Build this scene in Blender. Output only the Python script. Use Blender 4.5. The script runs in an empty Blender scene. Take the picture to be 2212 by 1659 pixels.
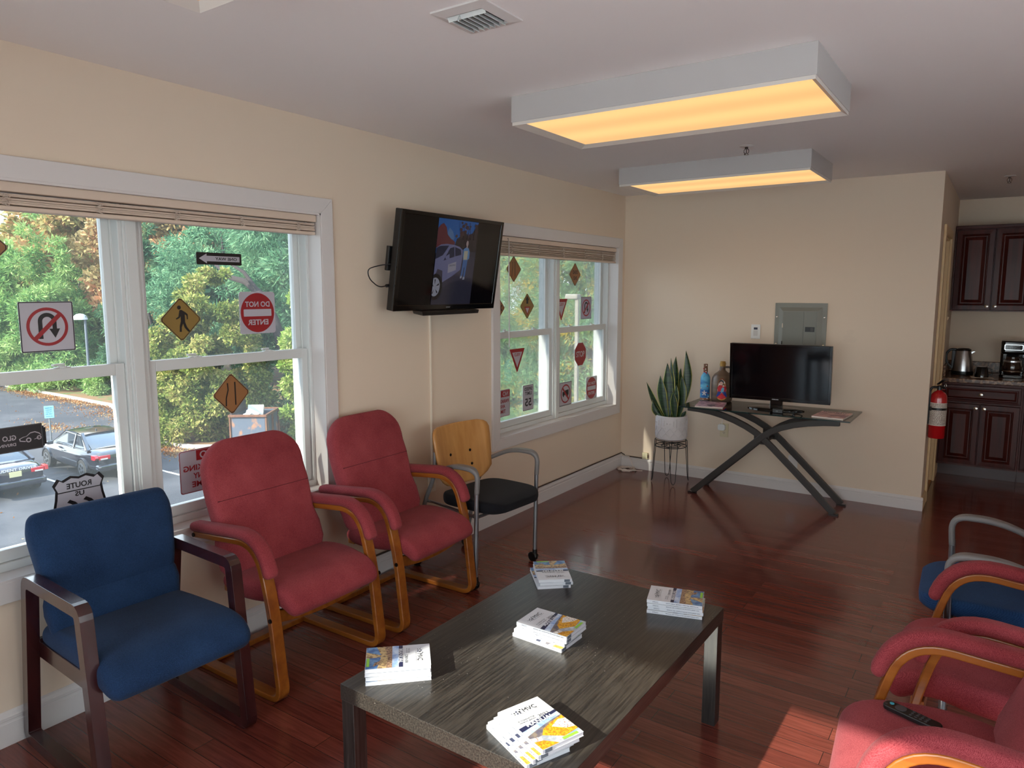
import bpy, bmesh, math, random
import numpy as np
from mathutils import Vector as V, Matrix as M
PI = math.pi
SC = bpy.context.scene
COL = SC.collection
random.seed(7)

# ---------------------------------------------------------------- camera
cd = bpy.data.cameras.new('camera'); cam = bpy.data.objects.new('camera', cd); COL.objects.link(cam)
cd.sensor_width = 36.0; cd.lens = 1547.6 / 2212 * 36.0
cd.clip_start = 0.02; cd.clip_end = 400
yaw, pit = -0.5985, 0.1286
fw = V((math.sin(yaw) * math.cos(pit), math.cos(yaw) * math.cos(pit), -math.sin(pit)))
rt = V((math.cos(yaw), -math.sin(yaw), 0)); up = rt.cross(fw)
cm = M((rt, up, -fw)).transposed().to_4x4(); cm.translation = V((2.829, -0.305, 1.607))
cam.matrix_world = cm
SC.camera = cam

# ---------------------------------------------------------------- view, sky, sun
SC.view_settings.view_transform = 'Standard'; SC.view_settings.look = 'None'
SC.view_settings.exposure = 0.92; SC.view_settings.gamma = 1.0; SC.view_settings.use_curve_mapping = False
try:
    SC.cycles.use_denoising = True
    SC.cycles.max_bounces = 10; SC.cycles.diffuse_bounces = 5; SC.cycles.glossy_bounces = 4
    SC.cycles.transparent_max_bounces = 24; SC.cycles.transmission_bounces = 6
    SC.cycles.sample_clamp_indirect = 6.0; SC.cycles.caustics_reflective = False; SC.cycles.caustics_refractive = False
except Exception:
    pass
wd = bpy.data.worlds.new('sky'); SC.world = wd; wd.use_nodes = True
nt = wd.node_tree; nt.nodes.clear()
wo = nt.nodes.new('ShaderNodeOutputWorld'); bg = nt.nodes.new('ShaderNodeBackground')
tc = nt.nodes.new('ShaderNodeTexCoord'); sp = nt.nodes.new('ShaderNodeSeparateXYZ'); cr = nt.nodes.new('ShaderNodeValToRGB')
nz = nt.nodes.new('ShaderNodeTexNoise'); nz.inputs['Scale'].default_value = 3.2; nz.inputs['Detail'].default_value = 6
mr = nt.nodes.new('ShaderNodeMapRange'); mr.inputs['From Min'].default_value = .48; mr.inputs['From Max'].default_value = .68
mx = nt.nodes.new('ShaderNodeMix'); mx.data_type = 'RGBA'
nt.links.new(tc.outputs['Generated'], sp.inputs[0]); nt.links.new(sp.outputs['Z'], cr.inputs[0])
cr.color_ramp.elements[0].position = 0.0; cr.color_ramp.elements[0].color = (.86, .93, 1.0, 1)
cr.color_ramp.elements[1].position = .6; cr.color_ramp.elements[1].color = (.50, .68, .98, 1)
nt.links.new(tc.outputs['Generated'], nz.inputs['Vector']); nt.links.new(nz.outputs['Fac'], mr.inputs['Value'])
nt.links.new(mr.outputs[0], mx.inputs[0]); nt.links.new(cr.outputs[0], mx.inputs[6]); mx.inputs[7].default_value = (1, 1, 1, 1)
nt.links.new(mx.outputs[2], bg.inputs[0]); nt.links.new(bg.outputs[0], wo.inputs[0])
bg.inputs[1].default_value = 2.6
sd = bpy.data.lights.new('sun', 'SUN'); sd.energy = 7.8; sd.angle = math.radians(.7); sd.color = (1.0, .94, .84)
sun = bpy.data.objects.new('sun', sd); COL.objects.link(sun)
SUN = V((.46, 1.73, -1.0)).normalized()
sun.rotation_euler = SUN.to_track_quat('-Z', 'Y').to_euler(); sun.location = (-3, -12, 9)

# ---------------------------------------------------------------- materials
def S(r, g, b):
    f = lambda c: (c / 255 / 12.92) if c / 255 <= .04045 else ((c / 255 + .055) / 1.055) ** 2.4
    return (f(r), f(g), f(b), 1)
MATS = {}
def mat(name, col=(128, 128, 128), rough=.5, metal=0., spec=.5, coat=0., emis=None, es=1., var=None, bump=None, stretch=(1, 1, 1), trans=0., sheen=0., lin=False):
    """var=(col2, scale, lo, hi[, detail]); bump=(scale, strength, distance)."""
    if name in MATS: return MATS[name]
    m = bpy.data.materials.new(name); m.use_nodes = True; MATS[name] = m
    n = m.node_tree; b = n.nodes['Principled BSDF']
    c = S(*col)
    b.inputs['Base Color'].default_value = c; b.inputs['Roughness'].default_value = rough
    b.inputs['Metallic'].default_value = metal; b.inputs['Specular IOR Level'].default_value = spec
    b.inputs['Coat Weight'].default_value = coat; b.inputs['Coat Roughness'].default_value = .1
    b.inputs['Sheen Weight'].default_value = sheen
    b.inputs['Transmission Weight'].default_value = trans
    m.diffuse_color = c
    if emis is not None:
        b.inputs['Emission Color'].default_value = emis if lin else S(*emis); b.inputs['Emission Strength'].default_value = es
    if var or bump:
        t = n.nodes.new('ShaderNodeTexCoord'); mp = n.nodes.new('ShaderNodeMapping'); mp.inputs['Scale'].default_value = stretch
        n.links.new(t.outputs['Object'], mp.inputs[0])
    if var:
        z = n.nodes.new('ShaderNodeTexNoise'); z.inputs['Scale'].default_value = var[1]; z.inputs['Detail'].default_value = var[4] if len(var) > 4 else 5
        n.links.new(mp.outputs[0], z.inputs['Vector'])
        r = n.nodes.new('ShaderNodeMapRange'); r.inputs['From Min'].default_value = var[2]; r.inputs['From Max'].default_value = var[3]
        n.links.new(z.outputs['Fac'], r.inputs['Value'])
        x = n.nodes.new('ShaderNodeMix'); x.data_type = 'RGBA'
        x.inputs[6].default_value = c; x.inputs[7].default_value = S(*var[0])
        n.links.new(r.outputs[0], x.inputs[0]); n.links.new(x.outputs[2], b.inputs['Base Color'])
    if bump:
        z2 = n.nodes.new('ShaderNodeTexNoise'); z2.inputs['Scale'].default_value = bump[0]; z2.inputs['Detail'].default_value = 3
        n.links.new(mp.outputs[0], z2.inputs['Vector'])
        bp = n.nodes.new('ShaderNodeBump'); bp.inputs['Strength'].default_value = bump[1]; bp.inputs['Distance'].default_value = bump[2] if len(bump) > 2 else .002
        n.links.new(z2.outputs['Fac'], bp.inputs['Height']); n.links.new(bp.outputs[0], b.inputs['Normal'])
    return m

def weave(name, c1, c2, scale=330., bumps=.3, rough=.95):
    """woven upholstery: two crossed sets of threads and a soft mottling"""
    m = mat(name, c1, rough=rough, spec=.1, sheen=.06); n = m.node_tree; b = n.nodes['Principled BSDF']
    t = n.nodes.new('ShaderNodeTexCoord')
    w1 = n.nodes.new('ShaderNodeTexWave'); w1.inputs['Scale'].default_value = scale; w1.bands_direction = 'DIAGONAL'; w1.inputs['Distortion'].default_value = .25; w1.inputs['Detail Scale'].default_value = 3
    z = n.nodes.new('ShaderNodeTexNoise'); z.inputs['Scale'].default_value = 420; z.inputs['Detail'].default_value = 2
    z2 = n.nodes.new('ShaderNodeTexNoise'); z2.inputs['Scale'].default_value = 7
    for q in (w1, z, z2): n.links.new(t.outputs['Object'], q.inputs['Vector'])
    a = n.nodes.new('ShaderNodeMath'); a.operation = 'MULTIPLY_ADD'; a.inputs[1].default_value = .16
    n.links.new(w1.outputs['Fac'], a.inputs[0]); n.links.new(z.outputs['Fac'], a.inputs[2])
    a2 = n.nodes.new('ShaderNodeMath'); a2.operation = 'MULTIPLY_ADD'; a2.inputs[1].default_value = .5
    n.links.new(z2.outputs['Fac'], a2.inputs[0]); n.links.new(a.outputs[0], a2.inputs[2])
    r = n.nodes.new('ShaderNodeMapRange'); r.inputs['From Min'].default_value = .5; r.inputs['From Max'].default_value = 1.1
    n.links.new(a2.outputs[0], r.inputs['Value'])
    x = n.nodes.new('ShaderNodeMix'); x.data_type = 'RGBA'; x.inputs[6].default_value = S(*c1); x.inputs[7].default_value = S(*c2)
    n.links.new(r.outputs[0], x.inputs[0]); n.links.new(x.outputs[2], b.inputs['Base Color'])
    bp = n.nodes.new('ShaderNodeBump'); bp.inputs['Strength'].default_value = bumps; bp.inputs['Distance'].default_value = .0015
    n.links.new(a.outputs[0], bp.inputs['Height']); n.links.new(bp.outputs[0], b.inputs['Normal'])
    return m

def woodgrain(name, c1, c2, axis, rough=.3, coat=0., scale=9., spec=.5):
    """streaky wood; axis = the direction the grain runs in the object's own space"""
    st = [scale, scale, scale]; st['xyz'.index(axis)] = scale * .06
    return mat(name, c1, rough=rough, spec=spec, coat=coat, var=(c2, 3.0, .35, .68, 6), bump=(14., .12, .001), stretch=tuple(st))

def planks(name):
    m = mat(name, (70, 32, 27), rough=.2, spec=.5, coat=.24)
    m.node_tree.nodes['Principled BSDF'].inputs['Coat Roughness'].default_value = .07; n = m.node_tree; b = n.nodes['Principled BSDF']
    t = n.nodes.new('ShaderNodeTexCoord'); br = n.nodes.new('ShaderNodeTexBrick')
    br.offset = .37; br.offset_frequency = 2; br.squash = 1.0
    br.inputs['Scale'].default_value = 1; br.inputs['Brick Width'].default_value = .92; br.inputs['Row Height'].default_value = .083
    br.inputs['Mortar Size'].default_value = .0016; br.inputs['Mortar Smooth'].default_value = .3; br.inputs['Bias'].default_value = 0
    br.inputs['Color1'].default_value = S(124, 62, 50); br.inputs['Color2'].default_value = S(100, 46, 38); br.inputs['Mortar'].default_value = S(56, 25, 20)
    n.links.new(t.outputs['Object'], br.inputs['Vector'])
    mp = n.nodes.new('ShaderNodeMapping'); mp.inputs['Scale'].default_value = (3, 46, 10)
    z = n.nodes.new('ShaderNodeTexNoise'); z.inputs['Scale'].default_value = 1.6; z.inputs['Detail'].default_value = 8; z.inputs['Distortion'].default_value = .8
    n.links.new(t.outputs['Object'], mp.inputs[0]); n.links.new(mp.outputs[0], z.inputs['Vector'])
    x = n.nodes.new('ShaderNodeMix'); x.data_type = 'RGBA'; x.blend_type = 'MULTIPLY'
    r = n.nodes.new('ShaderNodeMapRange'); r.inputs['From Min'].default_value = .35; r.inputs['From Max'].default_value = .65
    r.inputs['To Min'].default_value = .72; r.inputs['To Max'].default_value = 1.12
    n.links.new(z.outputs['Fac'], r.inputs['Value']); x.inputs[0].default_value = 1
    n.links.new(br.outputs['Color'], x.inputs[6]); n.links.new(r.outputs[0], x.inputs[7]); n.links.new(x.outputs[2], b.inputs['Base Color'])
    hm = n.nodes.new('ShaderNodeMath'); hm.operation = 'MULTIPLY_ADD'; hm.inputs[1].default_value = -1.0
    zs = n.nodes.new('ShaderNodeMath'); zs.operation = 'MULTIPLY'; zs.inputs[1].default_value = .25; n.links.new(z.outputs['Fac'], zs.inputs[0])
    n.links.new(br.outputs['Fac'], hm.inputs[0]); n.links.new(zs.outputs[0], hm.inputs[2])
    bp = n.nodes.new('ShaderNodeBump'); bp.inputs['Strength'].default_value = .35; bp.inputs['Distance'].default_value = .0015
    n.links.new(hm.outputs[0], bp.inputs['Height']); n.links.new(bp.outputs[0], b.inputs['Normal']); n.links.new(bp.outputs[0], b.inputs['Coat Normal'])
    return m

def glass(name, tint=(.93, .97, .95), refl=.5, veil=0.0):
    m = bpy.data.materials.new(name); m.use_nodes = True; MATS[name] = m; n = m.node_tree; n.nodes.clear()
    o = n.nodes.new('ShaderNodeOutputMaterial'); tr = n.nodes.new('ShaderNodeBsdfTransparent'); tr.inputs[0].default_value = (*tint, 1)
    g = n.nodes.new('ShaderNodeBsdfGlossy'); g.inputs['Roughness'].default_value = .02
    f = n.nodes.new('ShaderNodeFresnel'); f.inputs[0].default_value = 1.45
    mu = n.nodes.new('ShaderNodeMath'); mu.operation = 'MULTIPLY'; mu.inputs[1].default_value = refl; n.links.new(f.outputs[0], mu.inputs[0])
    x = n.nodes.new('ShaderNodeMixShader'); n.links.new(mu.outputs[0], x.inputs[0]); n.links.new(tr.outputs[0], x.inputs[1]); n.links.new(g.outputs[0], x.inputs[2])
    last = x
    if veil:
        d = n.nodes.new('ShaderNodeBsdfTranslucent'); d.inputs[0].default_value = (.9, .95, .93, 1)
        x2 = n.nodes.new('ShaderNodeMixShader'); x2.inputs[0].default_value = veil; n.links.new(x.outputs[0], x2.inputs[1]); n.links.new(d.outputs[0], x2.inputs[2]); last = x2
    n.links.new(last.outputs[0], o.inputs[0])
    return m

def leafmat(name, c1, c2, c3=None, scale=.5, f3=.62, isl=.35, k=.62):
    """foliage: hue drifts over the crown with a noise, and from leaf to leaf"""
    m = mat(name, c1, rough=.6, spec=.2); n = m.node_tree; b = n.nodes['Principled BSDF']
    t = n.nodes.new('ShaderNodeTexCoord'); z = n.nodes.new('ShaderNodeTexNoise'); z.inputs['Scale'].default_value = scale; z.inputs['Detail'].default_value = 4
    n.links.new(t.outputs['Object'], z.inputs['Vector'])
    g = n.nodes.new('ShaderNodeNewGeometry')
    a = n.nodes.new('ShaderNodeMath'); a.operation = 'MULTIPLY_ADD'; a.inputs[1].default_value = isl; a.inputs[2].default_value = -isl / 2
    n.links.new(g.outputs['Random Per Island'], a.inputs[0])
    s = n.nodes.new('ShaderNodeMath'); s.operation = 'ADD'; n.links.new(z.outputs['Fac'], s.inputs[0]); n.links.new(a.outputs[0], s.inputs[1])
    cr = n.nodes.new('ShaderNodeValToRGB'); e = cr.color_ramp.elements
    kk = lambda c: tuple(q * k for q in S(*c)[:3]) + (1,)
    e[0].position = .32; e[0].color = kk(c1); e[1].position = .55; e[1].color = kk(c2)
    if c3: q = cr.color_ramp.elements.new(f3); q.color = kk(c3)
    n.links.new(s.outputs[0], cr.inputs[0]); n.links.new(cr.outputs[0], b.inputs['Base Color'])
    tl = n.nodes.new('ShaderNodeBsdfTranslucent'); n.links.new(cr.outputs[0], tl.inputs[0]); xs = n.nodes.new('ShaderNodeMixShader'); xs.inputs[0].default_value = .35
    n.links.new(b.outputs[0], xs.inputs[1]); n.links.new(tl.outputs[0], xs.inputs[2]); n.links.new(xs.outputs[0], n.nodes['Material Output'].inputs[0])
    return m

# ---------------------------------------------------------------- mesh building
class MB:
    def __init__(self): self.bm = bmesh.new(); self.mi = 0
    def f(self, vs):
        try:
            q = self.bm.faces.new(vs); q.material_index = self.mi; return q
        except ValueError: return None
    def v(self, p): return self.bm.verts.new(p)
    def box(self, c, s, rot=None):
        c = V(c); h = V(s) / 2; R = rot or M.Identity(3)
        vs = [self.v(c + R @ V((h.x * a, h.y * b, h.z * d))) for d in (-1, 1) for b in (-1, 1) for a in (-1, 1)]
        for i in ((0, 2, 3, 1), (4, 5, 7, 6), (0, 1, 5, 4), (2, 6, 7, 3), (0, 4, 6, 2), (1, 3, 7, 5)): self.f([vs[k] for k in i])
        return self
    def bb(self, x0, x1, y0, y1, z0, z1): return self.box(((x0 + x1) / 2, (y0 + y1) / 2, (z0 + z1) / 2), (x1 - x0, y1 - y0, z1 - z0))
    def ring(self, pts): return [self.v(p) for p in pts]
    def bridge(self, a, b):
        n = len(a)
        for i in range(n): self.f([a[i], a[(i + 1) % n], b[(i + 1) % n], b[i]])
    def loft(self, rings, cap=True, closed=False):
        R = [self.ring(r) for r in rings]
        for i in range(len(R) - 1): self.bridge(R[i], R[i + 1])
        if closed: self.bridge(R[-1], R[0])
        elif cap: self.f(R[0][::-1]); self.f(R[-1])
        return self
    def cyl(self, p0, p1, r0, r1=None, n=16, cap=True):
        p0, p1 = V(p0), V(p1); r1 = r0 if r1 is None else r1
        d = (p1 - p0).normalized(); a = d.orthogonal().normalized(); b = d.cross(a)
        cs = [(math.cos(2 * PI * i / n), math.sin(2 * PI * i / n)) for i in range(n)]
        return self.loft([[p + (a * c + b * s) * r for c, s in cs] for p, r in ((p0, r0), (p1, r1))], cap)
    def tube(self, pts, r, n=10, closed=False, flat=None):
        pts = [V(p) for p in pts]; N = len(pts); rs = r if isinstance(r, (list, tuple)) else [r] * N
        rings = []; prev = None
        for i, p in enumerate(pts):
            if closed: d = pts[(i + 1) % N] - pts[i - 1]
            else: d = pts[min(i + 1, N - 1)] - pts[max(i - 1, 0)]
            d.normalize()
            if prev is None: a = d.orthogonal().normalized()
            else:
                a = prev - d * prev.dot(d)
                a = a.normalized() if a.length > 1e-6 else d.orthogonal().normalized()
            prev = a; b = d.cross(a)
            rings.append([p + (a * math.cos(2 * PI * k / n) + b * math.sin(2 * PI * k / n)) * rs[i] for k in range(n)])
        return self.loft(rings, True, closed)
    def strip(self, pts, side, w, t, closed=False):
        """flat bar swept along pts: w across 'side', t across the other way"""
        pts = [V(p) for p in pts]; N = len(pts); side = V(side).normalized(); rings = []
        ts = t if isinstance(t, (list, tuple)) else [t] * N; ws = w if isinstance(w, (list, tuple)) else [w] * N
        for i, p in enumerate(pts):
            d1 = (pts[i] - pts[i - 1]) if (i > 0 or closed) else pts[1] - pts[0]
            d2 = (pts[(i + 1) % N] - pts[i]) if (i < N - 1 or closed) else d1
            d = (d1.normalized() + d2.normalized()).normalized(); nn = d.cross(side).normalized()
            k = 1 / max(.5, abs(d.dot(d1.normalized())))
            rings.append([p + side * ws[i] / 2 + nn * ts[i] / 2 * k, p - side * ws[i] / 2 + nn * ts[i] / 2 * k, p - side * ws[i] / 2 - nn * ts[i] / 2 * k, p + side * ws[i] / 2 - nn * ts[i] / 2 * k])
        return self.loft(rings, True, closed)
    def lathe(self, prof, c=(0, 0, 0), n=28, cap=True):
        c = V(c)
        return self.loft([[c + V((r * math.cos(2 * PI * i / n), r * math.sin(2 * PI * i / n), z)) for i in range(n)] for r, z in prof], cap)
    def prism(self, poly, o, a, b, d):
        """polygon in the plane o + a*u + b*v, pushed along d"""
        o, a, b, d = V(o), V(a), V(b), V(d)
        A = [self.v(o + a * u + b * v) for u, v in poly]; B = [self.v(o + a * u + b * v + d) for u, v in poly]
        self.f(A[::-1]); self.f(B); self.bridge(A, B); return self
    def poly(self, poly, o, a, b):
        o, a, b = V(o), V(a), V(b); self.f([self.v(o + a * u + b * v) for u, v in poly]); return self
    def text(self, s, o, a, b, w, h, bold=.0):
        """lettering s filling w x h, centred on o; a is the reading direction, b is up"""
        vs, fs = glyphs(s, bold); o, a, b = V(o), V(a), V(b)
        xs = [p[0] for p in vs]; ys = [p[1] for p in vs]; cx, cy = (min(xs) + max(xs)) / 2, (min(ys) + max(ys)) / 2
        kx = w / max(1e-6, max(xs) - min(xs)); ky = h / max(1e-6, max(ys) - min(ys))
        V_ = [self.v(o + a * (p[0] - cx) * kx + b * (p[1] - cy) * ky) for p in vs]
        for q in fs: self.f([V_[i] for i in q])
        return self
    def grid(self, fn, nu, nv, wrapu=False):
        g = [[self.v(fn(i / nu, j / nv)) for j in range(nv + 1)] for i in range(nu + (0 if wrapu else 1))]
        for i in range(nu):
            for j in range(nv):
                k = (i + 1) % len(g); self.f([g[i][j], g[k][j], g[k][j + 1], g[i][j + 1]])
        return self
    def cushion(self, path, cap=3, r=None, a0=True, a1=True):
        """padded slab along path [(x, z, width, thickness)], width across y"""
        P = [V((p[0], 0, p[1])) for p in path]; N = len(P); secs = []
        def sec(c, nn, w, t):
            w, t = max(w, .004), max(t, .003); rr = min(t * .48, w * .48, r or 9); pts = []
            for (sx, sy, a) in ((1, 1, 0), (-1, 1, 90), (-1, -1, 180), (1, -1, 270)):
                for k in range(5):
                    q = math.radians(a + k * 22.5); pts.append(c + V((0, 1, 0)) * (sx * (w / 2 - rr) + rr * math.cos(q)) + nn * (sy * (t / 2 - rr) + rr * math.sin(q)))
            return pts
        fr = []
        for i in range(N):
            d = (P[min(i + 1, N - 1)] - P[max(i - 1, 0)]).normalized(); fr.append((d, V((d.z, 0, -d.x)) * -1))
        def ends(i, sgn):
            d, nn = fr[i]; w, t = path[i][2], path[i][3]; out = []
            for k in range(1, cap + 1):
                q = PI / 2 * k / cap * .96; out.append(sec(P[i] + d * sgn * t / 2 * math.sin(q), nn, w - t * (1 - math.cos(q)), t - t * (1 - math.cos(q))))
            return out
        if a0: secs += ends(0, -1)[::-1]
        for i in range(N): secs.append(sec(P[i], fr[i][1], path[i][2], path[i][3]))
        if a1: secs += ends(N - 1, 1)
        return self.loft(secs)
    def build(self, name, mats, parent=None, smooth=None, bevel=0., seg=2, sub=0, loc=None, solid=0.):
        me = bpy.data.meshes.new(name); bmesh.ops.recalc_face_normals(self.bm, faces=self.bm.faces)
        if smooth is not None:
            for q in self.bm.faces: q.smooth = True
        self.bm.to_mesh(me); self.bm.free()
        if smooth is not None and smooth < 180: me.set_sharp_from_angle(angle=math.radians(smooth))
        for m in (mats if isinstance(mats, (list, tuple)) else [mats]): me.materials.append(m)
        o = bpy.data.objects.new(name, me); COL.objects.link(o)
        if parent is not None: o.parent = parent
        if loc is not None: o.location = loc
        if bevel:
            md = o.modifiers.new('bevel', 'BEVEL'); md.width = bevel; md.segments = seg; md.limit_method = 'ANGLE'; md.angle_limit = math.radians(40)
        if sub:
            md = o.modifiers.new('sub', 'SUBSURF'); md.levels = sub; md.render_levels = sub
        return o

GL = {}
def glyphs(s, bold=0.):
    if (s, bold) in GL: return GL[(s, bold)]
    c = bpy.data.curves.new('txt', 'FONT'); c.body = s; c.size = 1; c.offset = bold; c.resolution_u = 3
    o = bpy.data.objects.new('txt', c); COL.objects.link(o)
    dg = bpy.context.evaluated_depsgraph_get(); dg.update()
    me = bpy.data.meshes.new_from_object(o.evaluated_get(dg))
    r = ([tuple(v.co) for v in me.vertices], [list(p.vertices) for p in me.polygons])
    bpy.data.objects.remove(o); bpy.data.curves.remove(c); bpy.data.meshes.remove(me)
    GL[(s, bold)] = r
    return r

def fillet(pts, r, n=6):
    pts = [V(p) for p in pts]; out = [pts[0]]; R = r if isinstance(r, (list, tuple)) else [r] * len(pts)
    for i in range(1, len(pts) - 1):
        a, p, b = pts[i - 1], pts[i], pts[i + 1]; u = (a - p); w = (b - p); k = min(R[i], u.length * .49, w.length * .49)
        s, e = p + u.normalized() * k, p + w.normalized() * k
        for j in range(n + 1):
            t = j / n; out.append(s * (1 - t) ** 2 + p * 2 * t * (1 - t) + e * t * t)
    return out + [pts[-1]]
def rrect(w, h, r, n=5):
    out = []
    for sx, sy, a in ((1, 1, 0), (-1, 1, 90), (-1, -1, 180), (1, -1, 270)):
        for k in range(n):
            q = math.radians(a + 90 * k / (n - 1)); out.append((sx * (w / 2 - r) + r * math.cos(q), sy * (h / 2 - r) + r * math.sin(q)))
    return out
def disc(r, n=32, cx=0, cy=0): return [(cx + r * math.cos(2 * PI * i / n), cy + r * math.sin(2 * PI * i / n)) for i in range(n)]

def thing(name, label, cat, loc=(0, 0, 0), rz=0., group=None):
    o = bpy.data.objects.new(name, None); COL.objects.link(o); o.empty_display_size = .05
    o.location = loc; o.rotation_euler = (0, 0, rz); tag(o, label, cat, group); return o
def tag(o, label, cat, group=None):
    o['label'] = label; o['category'] = cat
    if group: o['group'] = group
    return o
def struct(o): o['kind'] = 'structure'; return o
def sempty(name, loc=(0, 0, 0), rz=0.):
    o = bpy.data.objects.new(name, None); COL.objects.link(o); o.location = loc; o.rotation_euler = (0, 0, rz); o['kind'] = 'structure'; return o
def dup(root, loc, rz, label=None, group=None):
    kids = {}
    for o in bpy.data.objects:
        if o.parent: kids.setdefault(o.parent.name, []).append(o)
    r = root.copy(); COL.objects.link(r); r.location = loc; r.rotation_euler = (0, 0, rz)
    if label: r['label'] = label
    if group: r['group'] = group
    for c in kids.get(root.name, []):
        d = c.copy(); COL.objects.link(d); d.parent = r
        for g in kids.get(c.name, []):
            e = g.copy(); COL.objects.link(e); e.parent = d
    return r

# ================================================================ ROOM
H = 2.44; D = 5.63; W = 2.43; K = 7.6; XR = 5.6; YR = -1.1; G = -4.6
WALL = mat('wall_paint', (226, 207, 186), rough=.75, spec=.2, bump=(160, .04, .001))
CEIL = mat('ceiling_paint', (238, 233, 231), rough=.85, spec=.1, bump=(120, .05, .001))
TRIM = mat('trim_paint', (216, 210, 207), rough=.4, spec=.4)
VINYL = mat('white_vinyl', (212, 214, 212), rough=.35, spec=.45)
FLOOR = planks('cherry_planks')
PANE = glass('window_glass', (.95, .98, .965), .8, .028)
DARK = mat('dark_gap', (22, 20, 20), rough=.8)
BLACK = mat('black_plastic', (18, 18, 19), rough=.35)
GLOSSB = mat('gloss_black', (8, 8, 9), rough=.08, coat=.3)
STEEL = mat('brushed_steel', (196, 196, 198), rough=.28, metal=1.)
CHROME = mat('bright_metal', (215, 212, 205), rough=.15, metal=1.)
WHITEP = mat('white_plastic', (232, 230, 226), rough=.4)

def wall(name, loc, rz, u0, u1, z0, z1, holes=(), th=.16, m=None):
    us = sorted({u0, u1, *[h[0] for h in holes], *[h[1] for h in holes]}); zs = sorted({z0, z1, *[h[2] for h in holes], *[h[3] for h in holes]})
    bm = bmesh.new(); vv = {}
    def gv(i, j):
        if (i, j) not in vv: vv[(i, j)] = bm.verts.new((0, us[i], zs[j]))
        return vv[(i, j)]
    for i in range(len(us) - 1):
        for j in range(len(zs) - 1):
            cu, cz = (us[i] + us[i + 1]) / 2, (zs[j] + zs[j + 1]) / 2
            if any(h[0] < cu < h[1] and h[2] < cz < h[3] for h in holes): continue
            bm.faces.new([gv(i, j), gv(i + 1, j), gv(i + 1, j + 1), gv(i, j + 1)])
    r = bmesh.ops.extrude_face_region(bm, geom=bm.faces[:])
    for e in r['geom']:
        if isinstance(e, bmesh.types.BMVert): e.co.x -= th
    b = MB(); b.bm.free(); b.bm = bm
    o = b.build(name, m or WALL, loc=loc); o.rotation_euler = (0, 0, rz); return struct(o)

struct(MB().bb(-.16, XR + .2, YR - .2, K + .2, -.12, 0).build('floor', FLOOR))
struct(MB().bb(-.16, XR + .2, YR - .2, K + .2, H, H + .12).build('ceiling', CEIL))
struct(MB().bb(-.80, -.16, YR - 1.2, K + .8, 2.60, 2.78).build('roof_eave', TRIM))
W1 = (.336, 2.146, .595, 1.987); W2 = (3.669, 5.484, .59, 1.99)
wall('wall_left', (0, 0, 0), 0, YR - .2, D, 0, H, [W1, W2])
wall('wall_back', (0, D, 0), -PI / 2, 0, W, 0, H, th=.13)
DY0, DY1, DZ = 5.965, 6.64, 2.03
wall('wall_hall', (W, 0, 0), 0, D + .13, K, 0, H, [(DY0, DY1, 0, DZ)], th=.12)
wall('wall_kitchen', (0, K, 0), -PI / 2, W - .12, XR, 0, H)
W3 = (-3.30, -.70, .25, 2.165); W4 = (-5.45, -3.45, .25, 2.107)  # the second opening is unseen, added for more daylight
wall('wall_rear', (0, YR, 0), PI / 2, -XR, 0, 0, H, [W3, W4])
W5 = (-2.6, .85, .25, 2.2)  # unseen opening added in the right wall to let in more daylight
wall('wall_right', (XR, 0, 0), PI, -K, -YR, 0, H, [W5])

def baseboard(name, loc, rz, u0, u1, h=.105, t=.014, m=None):
    b = MB()
    prof = [(0, 0), (t, 0), (t, h * .66), (t * .86, h * .68), (t * .86, h * .74), (t, h * .76), (t, h * .84), (t * .8, h * .87), (t * .5, h * .95), (.002, h), (0, h)]
    b.prism(prof, (0, u0, 0), (1, 0, 0), (0, 0, 1), (0, u1 - u0, 0))
    o = b.build(name, m or TRIM, loc=loc); o.rotation_euler = (0, 0, rz); return struct(o)
baseboard('baseboard_left', (0, 0, 0), 0, YR, D, .125)
baseboard('baseboard_back', (0, D, 0), -PI / 2, .016, W + .014, .1)
CASE_HALL = mat('hall_trim', (226, 196, 150), rough=.45)
baseboard('baseboard_hall', (W, 0, 0), 0, D + .02, DY0 - .075, .1, m=CASE_HALL)
baseboard('baseboard_kitchen', (W, 0, 0), 0, DY1 + .075, 7.0, .1, m=CASE_HALL)

def casing_ring(b, y0, y1, z0, z1, w, x0, x1, bottom=True):
    """mitred picture-frame casing around an opening"""
    out = [(y0 - w, z0 - (w if bottom else 0)), (y1 + w, z0 - (w if bottom else 0)), (y1 + w, z1 + w), (y0 - w, z1 + w)]; inn = [(y0, z0), (y1, z0), (y1, z1), (y0, z1)]
    for i in range(4):
        if i == 0 and not bottom: continue
        j = (i + 1) % 4; q = [out[i], out[j], inn[j], inn[i]]
        b.prism(q, (x0, 0, 0), (0, 1, 0), (0, 0, 1), (x1 - x0, 0, 0))
def frame_ring(b, y0, y1, z0, z1, w, x0, x1, wb=None, wt=None):
    wb = wb or w; wt = wt or w
    b.bb(x0, x1, y0, y0 + w, z0, z1); b.bb(x0, x1, y1 - w, y1, z0, z1); b.bb(x0, x1, y0 + w, y1 - w, z0, z0 + wb); b.bb(x0, x1, y0 + w, y1 - w, z1 - wt, z1)

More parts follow.
